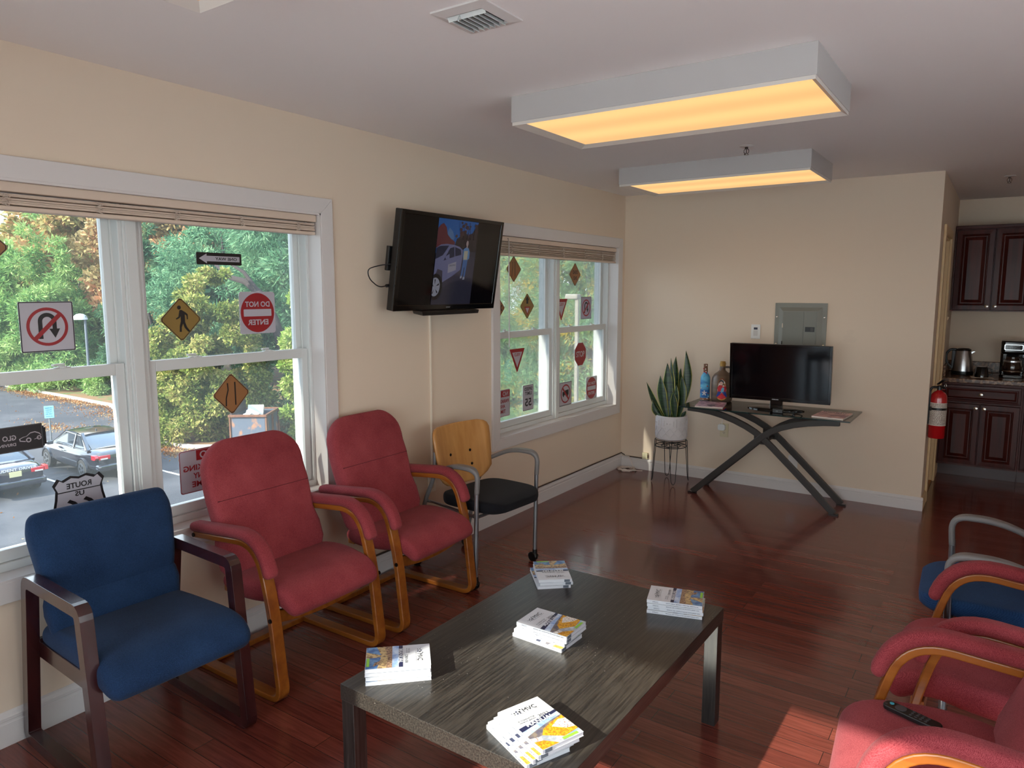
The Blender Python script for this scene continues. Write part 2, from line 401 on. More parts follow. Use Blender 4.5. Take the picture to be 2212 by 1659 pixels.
def dh_window(name, o, loc, rz):
    """twin double-hung vinyl window: frame, mullion, two sashes a side, panes and locks"""
    y0, y1, z0, z1 = o; r = sempty(name, loc, rz)
    b = MB(); casing_ring(b, y0, y1, z0, z1, .076, .0, .018); b.build('casing', TRIM, r, bevel=.0025)
    b = MB(); t = .008
    b.bb(-.16, .017, y0 - .001, y0 + t, z0, z1); b.bb(-.16, .017, y1 - t, y1 + .001, z0, z1); b.bb(-.16, .017, y0, y1, z1 - t, z1 + .001); b.bb(-.16, .017, y0, y1, z0 - .001, z0 + t); b.build('jamb_liner', TRIM, r)
    ym = (y0 + y1) / 2; zr = 1.295
    b = MB(); b.bb(-.165, -.068, ym - .03, ym + .03, z0 + t, z1 - t); b.bb(-.068, -.062, ym - .022, ym + .022, z0 + t, z1 - t); b.build('mullion', VINYL, r, bevel=.002)
    b = MB()
    for a, c in ((y0 + t, ym - .03), (ym + .03, y1 - t)):
        frame_ring(b, a, c, z0 + t, z1 - t, .016, -.21, -.075, wb=.03); b.bb(-.127, -.123, a, a + .024, z0, z1); b.bb(-.127, -.123, c - .024, c, z0, z1)
    b.build('frame', VINYL, r, bevel=.002)
    for a, c in ((y0 + t + .017, ym - .047), (ym + .047, y1 - t - .017)):
        b = MB(); frame_ring(b, a, c, zr - .022, z1 - t - .017, .036, -.158, -.129, wb=.032)
        s = b.build('upper_sash', VINYL, r, bevel=.002)
        MB().bb(-.145, -.142, a + .034, c - .034, zr + .008, z1 - .06).build('pane', PANE, s)
        b = MB(); frame_ring(b, a, c, z0 + t + .031, zr + .024, .036, -.122, -.09, wb=.045, wt=.046)
        s = b.build('lower_sash', VINYL, r, bevel=.002)
        MB().bb(-.1085, -.1055, a + .034, c - .034, z0 + t + .074, zr - .02).build('pane', PANE, s)
        for q in (.27, .73):
            y = a + (c - a) * q; b = MB()
            b.cyl((-.106, y, zr + .024), (-.106, y, zr + .031), .017, .015); b.bb(-.118, -.096, y - .028, y + .028, zr + .024, zr + .028)
            b.box((-.112, y - .012, zr + .036), (.012, .05, .008), M.Rotation(.3, 3, 'Z')); b.build('sash_lock', VINYL, r, bevel=.0015)
    return r
dh_window('window_1', W1, (0, 0, 0), 0)
dh_window('window_2', W2, (0, 0, 0), 0)
def fixed_window(name, o, loc, rz):
    y0, y1, z0, z1 = o; r = sempty(name, loc, rz)
    b = MB(); casing_ring(b, y0, y1, z0, z1, .076, 0, .018); b.build('casing', TRIM, r)
    b = MB(); frame_ring(b, y0, y1, z0, z1, .04, -.13, -.06); b.build('frame', VINYL, r)
    MB().bb(-.1, -.097, y0 + .038, y1 - .038, z0 + .038, z1 - .038).build('pane', PANE, r)
fixed_window('window_3', W3, (0, YR, 0), PI / 2); fixed_window('added_window_4', W4, (0, YR, 0), PI / 2); fixed_window('added_window_5', W5, (XR, 0, 0), PI)  # the last two windows are added out of view to bring in daylight

# hall doorway: casing, jamb and the door leaf set back in the wall
r = sempty('door_1', (W, 0, 0)); r['label'] = 'cream door in the side wall beside the kitchen cabinets'
b = MB(); casing_ring(b, DY0, DY1, 0, DZ, .066, .0, .017, bottom=False); b.build('casing', CASE_HALL, r, bevel=.004)
b = MB(); b.bb(-.12, .0, DY0 - .001, DY0 + .015, 0, DZ); b.bb(-.12, 0, DY1 - .015, DY1 + .001, 0, DZ); b.bb(-.12, 0, DY0, DY1, DZ - .015, DZ + .001); b.build('jamb', CASE_HALL, r)
b = MB(); b.bb(-.118, -.083, DY0 + .017, DY1 - .017, .012, DZ - .018); b.build('leaf', CASE_HALL, r)
b = MB(); b.bb(-.062, -.03, DY1 - .017, DY1 - .0145, .89, .97); b.build('strike_plate', mat('aged_brass', (150, 128, 88), rough=.35, metal=1.), r)
b = MB(); b.bb(-.118, .0, DY0 + .016, DY1 - .016, .0, .012); b.build('threshold', mat('oak_threshold', (160, 112, 62), rough=.5), r)

# ---------------------------------------------------------------- blinds
SLAT = mat('blind_slat', (216, 196, 178), rough=.45, spec=.3)
def blind(name, label, y0, y1, zt, zb, cords, wand=None, slack=0.):
    t = thing(name, label, 'blind', (-.025, y0, zt))
    L = y1 - y0
    b = MB(); b.bb(-.024, .024, 0, L, -.036, -.002); b.build('headrail', SLAT, t, bevel=.004)
    for q_ in (.08, L - .12): b = MB(); b.bb(-.026, -.004, q_, q_ + .04, -.002, .006); b.build('bracket', BLACK, t)
    b = MB(); n = 15; top = -.043; bot = zb - zt + .02
    for i in range(n):
        z = top + (bot - top) * i / (n - 1); dx = random.uniform(-.003, .003); dy = random.uniform(-.004, .004)
        b.box((dx, L / 2 + dy, z), (.044, L - .02, .0022), M.Rotation(random.uniform(-.12, .12), 3, 'Y'))
    b.build('slats', SLAT, t)
    b = MB(); b.bb(-.022, .024, .008, L - .008, zb - zt, zb - zt + .016); b.build('bottom_rail', SLAT, t, bevel=.004)
    cm_ = mat('blind_cord', (206, 190, 176), rough=.9)
    for y in cords:
        b = MB()
        for k in range(3):
            pts = []; ph = random.random() * 6
            for i in range(26):
                q = i / 25; a = ph + q * 17 + k * 2
                pts.append((.0255 + .004 * abs(math.sin(a * 1.3)), y - y0 + (.006 + .004 * k) * math.sin(a), top + (bot - top - .006) * q))
            b.tube(pts, .0011, 5)
        b.build('ladder_cord', cm_, t)
    if wand is not None:
        b = MB(); b.tube([(.034, wand - y0, -.02), (.036, wand - y0, -.05), (.036, wand - y0 + .004, -.76)], .0038, 8); b.cyl((.024, wand - y0, -.018), (.036, wand - y0, -.018), .003, n=8); b.build('tilt_wand', mat('wand_plastic', (208, 198, 196), rough=.3), t)
    return t
blind('window_blind', 'raised cream slat blind across the top of the large nearer window', .35, 2.132, 1.981, 1.882, (.787, 1.094, 1.402, 1.708, 2.02))
blind('window_blind', 'raised cream slat blind with a hanging wand at the corner window', 3.69, 5.47, 1.982, 1.85, (3.84, 4.2, 4.55, 4.89, 5.2, 5.42), wand=3.79)

# ---------------------------------------------------------------- ceiling fixtures
LENS = mat('lamp_lens', (150, 110, 60), rough=.5, emis=(1.0, .57, .225, 1), es=.86, lin=True)
n = LENS.node_tree; bb_ = n.nodes['Principled BSDF']; t_ = n.nodes.new('ShaderNodeTexCoord')
wv = n.nodes.new('ShaderNodeTexWave'); wv.bands_direction = 'Y'; wv.inputs['Scale'].default_value = 1.05; wv.inputs['Distortion'].default_value = .5; wv.inputs['Phase Offset'].default_value = 1.0
n.links.new(t_.outputs['Object'], wv.inputs['Vector'])
r_ = n.nodes.new('ShaderNodeMapRange'); r_.inputs['To Min'].default_value = .49; r_.inputs['To Max'].default_value = .61; n.links.new(wv.outputs['Fac'], r_.inputs['Value'])
n.links.new(r_.outputs[0], bb_.inputs['Emission Strength'])
LAMPW = mat('lamp_housing', (184, 179, 177), rough=.45)
def ceiling_light(label, x, y, L=1.245, w=.625):
    t = thing('ceiling_light', label, 'ceiling light', (x, y, H), 0, 'boxy fluorescent ceiling lights'); h = .108
    b = MB(); b.bb(0, L, 0, .012, -h, 0); b.bb(0, L, w - .012, w, -h, 0); b.bb(0, .012, .012, w - .012, -h, 0); b.bb(L - .012, L, .012, w - .012, -h, 0); b.bb(.012, L - .012, .012, w - .012, -.014, -.004)
    b.build('housing', LAMPW, t, bevel=.002)
    b = MB()   # hinged door frame, bevelled inwards
    o, i = [(.004, .004), (L - .004, .004), (L - .004, w - .004), (.004, w - .004)], [(.045, .032), (L - .03, .032), (L - .03, w - .032), (.045, w - .032)]
    A = b.ring([(p[0], p[1], -h) for p in o]); B = b.ring([(p[0], p[1], -h - .014) for p in o]); Cc = b.ring([(p[0], p[1], -h + .002) for p in i])
    b.bridge(A, B); b.bridge(B, Cc); b.bridge(Cc, A); b.build('door_frame', mat('lamp_frame', (214, 206, 198), rough=.4), t)
    b = MB(); b.bb(.04, L - .026, .03, w - .03, -h + .0005, -h + .004); b.build('lens', LENS, t)
    return t
ceiling_light('larger-looking boxy ceiling light with a glowing amber lens, nearer the camera', 1.01, 2.355)
ceiling_light('boxy glowing ceiling light farther off, near the back wall', .59, 4.275)
ceiling_light('ceiling light at the top edge of the photo, only its corner showing', 1.06, .235)
def fill_light(x, y):   # unseen fittings added to the right, out of view, to brighten the room
    t = ceiling_light('unseen ceiling light added farther right to brighten the room', x, y)
    return t
for y_ in (.235, 2.355): struct_l = fill_light(3.75, y_)
def vent():
    t = thing('air_vent', 'square white ceiling air vent with slanted louvres', 'vent', (1.34, 1.44, H)); a = .2; b = MB()
    o = [(0, 0), (a, 0), (a, a + .005), (0, a + .005)]; i = [(.024, .04), (.164, .04), (.164, .178), (.024, .178)]
    A = b.ring([(p[0], p[1], -.0005) for p in o]); B = b.ring([(p[0], p[1], -.006) for p in o]); Cc = b.ring([(p[0], p[1], -.011) for p in i]); Dd = b.ring([(p[0], p[1], -.0005) for p in i])
    b.bridge(A, B); b.bridge(B, Cc); b.bridge(Cc, Dd); b.bridge(Dd, A); b.build('frame', TRIM, t)
    MB().bb(.024, .164, .04, .178, -.003, -.001).build('duct_opening', DARK, t)
    for k in range(7):
        b = MB(); b.box((.034 + .02 * k, .118, -.012), (.0015, .11, .016), M.Rotation(-.5, 3, 'Y')); b.build('louvre', VINYL, t)
    b = MB(); b.box((.094, .058, -.011), (.14, .002, .014), M.Rotation(.5, 3, 'X')); b.build('damper_blade', VINYL, t)
    b = MB(); b.tube([(.07, .056, -.008), (.07, .05, -.02), (.072, .046, -.026)], .0025, 6); b.build('lever', VINYL, t)
vent()
def sprinkler(x, y, label):
    t = thing('fire_sprinkler', label, 'sprinkler', (x, y, H), 0, 'ceiling sprinklers')
    b = MB(); b.lathe([(.001, -.001), (.038, -.001), (.04, -.004), (.03, -.008), (.012, -.009)]); b.build('escutcheon', TRIM, t, smooth=40)
    b = MB(); b.cyl((0, 0, -.008), (0, 0, -.02), .009)
    for s in (-1, 1): b.tube([(s * .006, 0, -.018), (s * .014, 0, -.026), (s * .014, 0, -.038), (0, 0, -.05)], .0022, 6)
    b.cyl((0, 0, -.02), (0, 0, -.046), .0025, n=8); b.cyl((0, 0, -.048), (0, 0, -.053), .013, .012); b.build('head', mat('sprinkler_metal', (96, 88, 84), rough=.3, metal=1.), t, smooth=40)
sprinkler(1.54, 3.985, 'small sprinkler head on the ceiling between the two full ceiling lights')
sprinkler(2.8, 6.15, 'small sprinkler head on the ceiling in front of the kitchen')

# ================================================================ SEATING
RED = weave('red_upholstery', (112, 34, 42), (166, 76, 80), 170)
NAVY = weave('navy_upholstery', (20, 36, 62), (40, 64, 98), 200, .25)
OAK = woodgrain('oak_bentwood', (158, 92, 30), (128, 66, 18), 'x', rough=.32, coat=.3)
OAKV = woodgrain('oak_bentwood_upright', (158, 92, 30), (128, 66, 18), 'z', rough=.32, coat=.3)
MAHOG = woodgrain('mahogany_stain', (58, 24, 24), (36, 12, 14), 'z', rough=.25, coat=.5)
BOLT = mat('dark_bolt', (30, 26, 24), rough=.4, metal=.6)
def red_chair(label, loc, rz, group):
    t = thing('sled_armchair', label, 'chair', loc, rz, group)
    fp = fillet([(.03, 0, .592), (.44, 0, .63), (.508, 0, .40), (.556, 0, .012), (0, 0, .012)], [0, .15, .25, .062, 0], 9)
    side = V((0, 1, 0))
    for s in (-1, 1):
        y = s * .268
        b = MB(); b.strip([p + V((0, y, 0)) for p in fp], side, .05, .024); f = b.build('side_frame', OAK, t, bevel=.004)
        for p in ((.036, .592), (.524, .34)): b = MB(); b.cyl((p[0], y + s * .024, p[1]), (p[0], y + s * .029, p[1]), .009, n=12); b.build('bolt', BOLT, f)
        top = [p for p in fp if p.z > .51]; path = []
        for i, p in enumerate(top):
            d = (top[min(i + 1, len(top) - 1)] - top[max(i - 1, 0)]).normalized(); nn = V((-d.z, 0, d.x)); q = p + nn * .031
            path.append((q.x, q.z, .064, .043))
        b = MB(); b.cushion(path); a = b.build('arm_pad', RED, t, smooth=180); a.location = (0, y, 0)
    b = MB(); b.bb(-.002, .052, -.243, .243, .0, .024); b.build('rear_crossbar', OAK, t, bevel=.004)
    b = MB(); b.strip([(.50 - .0 * 1, y, .338 - .03 * (1 - (y / .25) ** 2)) for y in [-.245 + .49 * k / 10 for k in range(11)]], (0, 0, 1), .05, .022); b.build('seat_rail', OAK, t, bevel=.003)
    b = MB(); b.bb(.16, .2, -.245, .245, .36, .385); b.build('rear_rail', OAK, t, bevel=.003)
    b = MB(); b.cushion([(.165, .395, .49, .075), (.24, .405, .535, .09), (.33, .41, .54, .09), (.40, .412, .52, .089), (.45, .415, .482, .088), (.505, .408, .482, .086), (.545, .392, .478, .08), (.562, .372, .47, .072)], r=.03); b.build('seat', RED, t, smooth=180, sub=1)
    bp = [(.205, .40, .46, .06), (.18, .46, .52, .08), (.15, .53, .525, .086), (.13, .60, .486, .086), (.112, .66, .496, .086), (.09, .73, .505, .085), (.068, .79, .502, .082)]
    for d in (.14, .115, .09, .066, .046, .03, .018, .009, .004, .0008):
        R = .135; hw = .25 - R + math.sqrt(max(0, R * R - (R - min(d, R)) ** 2)); z = .968 - d; bp.append((.07 - .055 * (1 - d / .17), z, 2 * hw, .03 + .05 * min(1, (d / .08) ** .5)))
    b = MB(); b.cushion(bp, a1=False, r=.03); b.build('backrest', RED, t, smooth=180)
    b = MB(); b.tube([(.1315, y, .735) for y in [-.235 + .47 * k / 16 for k in range(17)]], .0022, 6); b.build('seam', mat('red_seam', (92, 22, 30), rough=.9), t)
    return t
g = 'red sled-base armchairs'
rc = red_chair('red sled armchair between the navy armchair and the other red chair under the window', (.05, 1.635, 0), 0, g)
dup(rc, (.045, 2.325, 0), .02, 'red sled armchair beside the plywood-backed chair, under the wall television', g)
dup(rc, (3.13, 1.69, 0), PI + .08, 'red sled armchair with a black remote control lying on its seat', g)
dup(rc, (3.205, 2.34, 0), PI, 'red sled armchair between the one holding a remote and the blue-seated chair', g)

def navy_chair():
    t = thing('wooden_armchair', 'navy upholstered armchair with a dark mahogany wood frame beside the large window', 'chair', (.03, .962, 0), -.043)
    lp = fillet([(.35, 0, .02), (.592, 0, .02), (.533, 0, .63), (.125, 0, .628), (.022, 0, .02), (.35, 0, .02)], .03, 4)[:-1]
    for s in (-1, 1):
        b = MB(); b.strip([p + V((0, s * .254, 0)) for p in lp], (0, 1, 0), .041, .042, closed=True); b.build('side_frame', MAHOG, t, bevel=.005)
    b = MB(); b.bb(.49, .512, -.235, .235, .33, .39); b.build('front_rail', MAHOG, t, bevel=.002)
    b = MB(); b.bb(.085, .107, -.235, .235, .33, .40); b.build('rear_rail', MAHOG, t, bevel=.002)
    for s in (-1, 1):
        b = MB(); b.bb(.09, .51, s * .225 - .01, s * .225 + .01, .33, .39); b.build('seat_rail', MAHOG, t, bevel=.002)
    b = MB(); b.cushion([(.12, .405, .46, .085), (.24, .412, .466, .1), (.36, .418, .466, .104), (.47, .422, .47, .106), (.55, .42, .49, .105), (.605, .41, .495, .098), (.632, .39, .49, .085)], r=.036); b.build('seat', NAVY, t, smooth=180, sub=1)
    b = MB(); b.cushion([(.19, .45, .455, .06), (.172, .50, .464, .085), (.16, .535, .462, .07)], r=.03); b.build('lower_back', NAVY, t, smooth=180)
    b = MB(); b.cushion([(.156, .565, .462, .07), (.150, .60, .466, .1), (.142, .65, .470, .108), (.130, .70, .482, .108), (.116, .75, .494, .104), (.104, .785, .496, .096), (.097, .808, .486, .078)], r=.04, cap=4); b.build('backrest', NAVY, t, smooth=180, sub=1)
    return t
navy_chair()

GREYP = mat('grey_arm_plastic', (120, 117, 116), rough=.4)
TUBE = mat('silver_tube', (150, 150, 152), rough=.3, metal=.85)
PLY = woodgrain('maple_plywood', (196, 142, 82), (178, 122, 64), 'z', rough=.35, coat=.2)
def caster_chair(label, loc, rz, seatm, backm, ply=True):
    t = thing('caster_armchair', label, 'chair', loc, rz)
    for s in (-1, 1):
        b = MB(); b.tube([(.495, s * .268, .065), (.505, s * .268, .56)], .0125, 12); b.build('front_leg', TUBE, t, smooth=40)
        b = MB(); b.tube(fillet([(.0, s * .215, .065), (.06, s * .222, .40), (.15, s * .225, .56), (.135, s * .2, .70)], [0, .1, .1, 0], 4), .0125, 10); b.build('rear_leg', GREYP, t, smooth=40)
        pth = fillet([(.505, s * .268, .53), (.515, s * .268, .665), (.33, s * .264, .668), (.155, s * .228, .585)], [0, .10, .2, 0], 9)
        rings = MB(); rings.strip(pth, (0, 1, 0), [.026 + .024 * math.sin(PI * min(1, max(0, (i - 4) / (len(pth) - 5)))) for i in range(len(pth))], .024); rings.build('armrest', GREYP, t, smooth=50, bevel=.009, seg=3)
        for x in (.495, .0):
            y = s * (.268 if x > .1 else .215); b = MB()
            b.cyl((x - .012, y - .013, .027), (x - .012, y - .004, .027), .027, n=20); b.cyl((x - .012, y + .004, .027), (x - .012, y + .013, .027), .027, n=20); b.cyl((x - .012, y - .004, .027), (x - .012, y + .004, .027), .01, n=10); b.cyl((x, y, .04), (x, y, .075), .014, n=12)
            b.loft([[(x - .012 + .03 * math.cos(a) * k, y + q, .027 + .03 * math.sin(a) * k) for a in [PI * .05 + PI * .9 * i / 8 for i in range(9)]] for q, k in ((-.017, .9), (-.012, 1.03), (.012, 1.03), (.017, .9))], True)
            b.build('caster', BLACK, t, smooth=35)
    b = MB(); b.tube([(.06, -.215, .41), (.12, -.20, .405), (.50, -.255, .40)], .009, 8); b.tube([(.06, .215, .41), (.12, .20, .405), (.50, .255, .40)], .009, 8); b.tube([(.49, -.262, .40), (.49, .262, .40)], .009, 8); b.build('seat_frame', TUBE, t, smooth=40)
    sp_ = []
    for i in range(17):
        q = -math.cos(PI * i / 16); x = .38 + .222 * q; dd = min(x - .153, .607 - x); R = .13; hw_ = .238 - R + math.sqrt(max(.0004, R * R - max(0, R - dd) ** 2)); sp_.append((x, .445 + .006 * (1 - q * q) - .014 * max(0, q - .6), 2 * hw_, .03 + .038 * min(1, dd / .05) ** .5))
    b = MB(); b.cushion(sp_, r=.024, a0=False, a1=False); b.build('seat', seatm, t, smooth=180, sub=1)
    def hw(z):
        pts = [(.485, .10), (.50, .15), (.525, .19), (.56, .222), (.62, .228), (.72, .238), (.79, .24), (.815, .23), (.83, .21), (.838, .17)]
        for (a, p), (c, q) in zip(pts, pts[1:]):
            if z <= c: return p + (q - p) * (z - a) / (c - a)
        return pts[-1][1]
    zs = [.485, .50, .525, .56, .62, .68, .74, .79, .815, .83, .838]
    b = MB()
    def fn(u, v):
        z = zs[int(round(v * 10))]; y = (u * 2 - 1) * hw(z); return (.165 - .19 * (z - .49) + .9 * y * y, y, z)
    b.grid(fn, 14, 10); o = b.build('backrest', backm, t, smooth=60); md = o.modifiers.new('solid', 'SOLIDIFY'); md.thickness = .012; md.offset = 0
    if ply:
        for y in (-.085, .085):
            for z in (.665, .585):
                b = MB(); x = .165 - .19 * (z - .49) + .9 * y * y; b.cyl((x + .004, y, z), (x + .0085, y, z), .0085, n=14); b.build('screw', BOLT, t)
    return t
BLKF = weave('black_seat_fabric', (20, 20, 23), (34, 34, 38), 180, .25)
BLUM = weave('blue_mesh_fabric', (20, 42, 78), (44, 76, 118), 70, .9)
caster_chair('plywood-backed chair with grey arms, black seat and casters below the wall television', (.10, 2.955, 0), -.07, BLKF, PLY)
caster_chair('chair with grey arms and a blue mesh seat behind the red chairs facing the window', (3.235, 2.925, 0), PI + .03, BLUM, BLUM, ply=False)
t = thing('remote_control', 'slim black remote control lying on the red chair seat', 'remote control', (2.705, 1.80, .4645), -.35)
b = MB(); b.prism(rrect(.15, .038, .016), (0, 0, -.004), (1, 0, 0), (0, 1, 0), (0, 0, .013)); b.build('body', BLACK, t, bevel=.003)
b = MB(); b.cyl((-.056, .004, .009), (-.056, .004, .0105), .0055, n=16); b.build('voice_button', mat('teal_button', (70, 170, 190), rough=.4), t)
b = MB(); b.cyl((-.066, -.008, .009), (-.066, -.008, .0102), .003, n=10); b.cyl((-.03, 0, .009), (-.03, 0, .0105), .0145, n=24)
for i in range(4):
    for j in (-1, 0, 1): b.cyl((.0 + i * .013, j * .01, .009), (.0 + i * .013, j * .01, .0103), .0034, n=10)
b.build('buttons', mat('dark_button', (70, 70, 74), rough=.4), t)

# ================================================================ COFFEE TABLE
TB = mat('black_brown_veneer', (34, 31, 29), rough=.28, spec=.55, var=((66, 60, 54), 5.0, .4, .7, 8), bump=(9., .1, .0008), stretch=(40, 1.5, 40))
nn_ = TB.node_tree
def chips(m, scale, thr, col):
    """tiny pale chips and scratches worn into a finish"""
    n = m.node_tree; b = n.nodes['Principled BSDF']; src = b.inputs['Base Color'].links[0].from_socket
    t = n.nodes.new('ShaderNodeTexCoord'); vz = n.nodes.new('ShaderNodeTexVoronoi'); vz.inputs['Scale'].default_value = scale; n.links.new(t.outputs['Object'], vz.inputs['Vector'])
    z = n.nodes.new('ShaderNodeTexNoise'); z.inputs['Scale'].default_value = 4; n.links.new(t.outputs['Object'], z.inputs['Vector'])
    r = n.nodes.new('ShaderNodeMapRange'); r.inputs['From Min'].default_value = thr; r.inputs['From Max'].default_value = thr * .6; n.links.new(vz.outputs['Distance'], r.inputs['Value'])
    q = n.nodes.new('ShaderNodeMath'); q.operation = 'GREATER_THAN'; q.inputs[1].default_value = .52; n.links.new(z.outputs['Fac'], q.inputs[0])
    s = n.nodes.new('ShaderNodeSeparateColor'); n.links.new(vz.outputs['Color'], s.inputs[0])
    q2 = n.nodes.new('ShaderNodeMath'); q2.operation = 'GREATER_THAN'; q2.inputs[1].default_value = .8; n.links.new(s.outputs[0], q2.inputs[0])
    m1 = n.nodes.new('ShaderNodeMath'); m1.operation = 'MULTIPLY'; n.links.new(r.outputs[0], m1.inputs[0]); n.links.new(q.outputs[0], m1.inputs[1])
    m2 = n.nodes.new('ShaderNodeMath'); m2.operation = 'MULTIPLY'; n.links.new(m1.outputs[0], m2.inputs[0]); n.links.new(q2.outputs[0], m2.inputs[1])
    x = n.nodes.new('ShaderNodeMix'); x.data_type = 'RGBA'; n.links.new(m2.outputs[0], x.inputs[0]); n.links.new(src, x.inputs[6]); x.inputs[7].default_value = S(*col); n.links.new(x.outputs[2], b.inputs['Base Color'])
chips(TB, 130, .16, (190, 184, 176))
TW, TL, TH = .7714, 1.1625, .4468
t = thing('coffee_table', 'black-brown square-legged coffee table in the middle of the room', 'table', (1.2762, 1.0624, 0), -.0072)
b = MB(); b.bb(0, TW, 0, TL, TH - .05, TH); b.build('table_top', TB, t, bevel=.0015)
for x in (0, 1):
    for y in (0, 1):
        b = MB(); b.bb(.002 + x * (TW - .054), .052 + x * (TW - .054), .002 + y * (TL - .054), .052 + y * (TL - .054), 0, TH - .05)
        b.build('leg', mat('black_brown_leg', (28, 25, 24), rough=.32, spec=.45, var=((56, 50, 47), 5., .4, .7, 8), bump=(9., .1, .0008), stretch=(40, 40, 1.5)), t, bevel=.0015)

# ================================================================ MANUALS
PAPER = mat('page_paper', (208, 208, 212), rough=.7, bump=(900, .5, .0006), stretch=(.02, .02, 1)); COVER = mat('white_cover', (206, 207, 212), rough=.3, spec=.5)
INK = mat('navy_ink', (36, 40, 72), rough=.4); BLKI = mat('black_ink', (32, 32, 36), rough=.4); TAGG = mat('green_tag', (140, 196, 62), rough=.4)
SKYI = mat('print_sky', (132, 160, 206), rough=.35, var=((206, 220, 236), 40, .4, .65)); SEAI = mat('print_sea', (58, 96, 150), rough=.35, var=((110, 150, 190), 60, .4, .65))
TOWN = mat('print_town', (176, 142, 112), rough=.35, var=((96, 70, 62), 160, .4, .6)); SAND = mat('print_sand', (196, 168, 120), rough=.35, var=((120, 96, 74), 90, .45, .6))
AUT = mat('print_autumn', (226, 170, 40), rough=.35, var=((176, 110, 30), 190, .42, .62)); HILL = mat('print_hill', (92, 88, 104), rough=.35, var=((140, 126, 110), 60, .4, .6))
CITY = mat('print_city', (222, 216, 208), rough=.35, var=((150, 110, 96), 170, .5, .62)); ROAD = mat('print_road', (198, 202, 206), rough=.35, var=((150, 156, 164), 60, .4, .6))
BL, BW, BT = .195, .132, .0118
def manual(name, spanish):
    t = bpy.data.objects.new(name, None); COL.objects.link(t); t.empty_display_size = .05
    b = MB(); h = .0006
    b.bb(-BL / 2, BL / 2, -BW / 2, BW / 2, 0, h); b.bb(-BL / 2, BL / 2, -BW / 2, BW / 2, BT - h, BT); b.bb(-BL / 2, BL / 2, BW / 2 - h, BW / 2 + .0002, h, BT - h); b.build('cover', COVER, t)
    b = MB(); b.bb(-BL / 2 + .001, BL / 2 - .001, -BW / 2 + .0012, BW / 2 - h, h, BT - h); b.build('pages', PAPER, t)
    b = MB(); z = BT + .0003; o = V((0, 0, z)); a = V((0, -1, 0)); u = V((1, 0, 0))    # reading direction, cover top
    mats = [INK, BLKI, SKYI, SEAI, TOWN, SAND, AUT, HILL, CITY, ROAD, TAGG, COVER]
    P = lambda k, pts, dz=0.: (setattr(b, 'mi', k), b.poly(pts, o + V((0, 0, dz)), a, u))
    T = lambda k, s, x, y, w, hh, dz=.0006, bold=0.: (setattr(b, 'mi', k), b.text(s, o + a * x + u * y + V((0, 0, dz)), a, u, w, hh, bold))
    w2 = BW / 2; yb = -BL / 2 + .001; w = w2 - .001
    if spanish:
        P(2, [(-w, -.012), (-w, yb), (w, yb), (w, .012), (.02, .004)]); P(7, [(-w, -.034), (-.03, -.024), (.02, -.012), (w, -.004), (w, -.03), (-w, -.06)], .0002)
        P(6, [(-.03, -.05), (-.012, -.03), (.02, -.018), (w, -.008), (w, yb + .02), (.012, yb + .012)], .0003); P(9, [(-w, -.052), (-.03, -.05), (.016, yb + .012), (w, yb + .012), (w, yb), (-.01, yb), (-.04, -.07), (-w, -.064)], .0004)
        P(6, [(-w, -.062), (-.04, -.068), (-.012, yb), (-w, yb)], .0005); P(8, [(.012, -.034), (.045, -.018), (w, -.024), (w, -.066), (.04, -.06)], .0005); P(8, [(-w, -.045), (-.045, -.05), (-.042, -.066), (-w, -.06)], .0006)
        P(0, [(-w, .004), (-w, -.012), (w, .012), (w, .022)], .0005)
        T(11, 'MANUAL', .004, .001 + .004, .088, .0155, .0011, .03); T(1, '2023', .028, .0225, .032, .0095, .0007); T(1, 'EL CONDUCTOR', -.022, .029, .052, .0055, .0007); T(1, 'NUEVA JERSEY', -.022, .02, .052, .0055, .0007)
    else:
        P(2, [(-w, .004), (-w, -.02), (w, -.02), (w, .004)]); P(4, [(-w, -.018), (-w, -.045), (w, -.052), (w, -.018)], .0002); P(5, [(-w, -.042), (.0, -.03), (w, -.036), (w, -.062), (-.01, -.05), (-w, -.066)], .0004)
        P(3, [(-w, -.062), (-.01, -.048), (w, -.058), (w, yb), (-w, yb)], .0003); P(5, [(-.036, yb), (-.012, -.05), (.0, -.05), (.002, yb)], .0005); P(4, [(.02, -.05), (.04, -.055), (.052, -.075), (.03, -.07)], .0006)
        P(0, [(-w, .002), (-w, .014), (w, .014), (w, .002)], .0005)
        T(11, 'MANUAL', .0, .008, .088, .0155, .0011, .03); T(1, 'DRIVER', .02, .0245, .05, .0085, .0007); T(1, 'THE 2024', -.03, .033, .03, .0042, .0007); T(1, 'NEW JERSEY', -.03, .026, .032, .0042, .0007)
    T(1, 'MVC', .014, .066, .042, .016, .0006); T(1, 'NEW JERSEY MOTOR VEHICLE COMMISSION', .006, .054, .066, .0026)
    for i, (x, y, s) in enumerate(((-.018, .066, .0055), (-.026, .07, .005), (-.034, .067, .004), (-.027, .061, .005), (-.036, .06, .003), (-.019, .0595, .004), (-.012, .074, .004), (-.041, .069, .0025))): P(0 if i % 2 else 1, [(x - s / 2, y - s / 2), (x + s / 2, y - s / 2), (x + s / 2, y + s / 2), (x - s / 2, y + s / 2)], .0006)
    P(10, [(.004, yb + .002), (.052, yb + .002), (.052, yb + .011), (.004, yb + .011)], .001)
    b.build('cover_print', mats, t)
    b = MB(); oo = V((0, BW / 2 + .0006, BT / 2)); ra = V((-1, 0, 0)); ru = V((0, 0, 1))
    b.text('MVC', oo - ra * .066, ra, ru, .02, .005);
    b.text('MANUAL DEL CONDUCTOR DE NUEVA JERSEY 2023' if spanish else '2024 NEW JERSEY DRIVER MANUAL', oo + ra * .028, ra, ru, .115, .0038, .02); b.build('spine_lettering', INK, t)
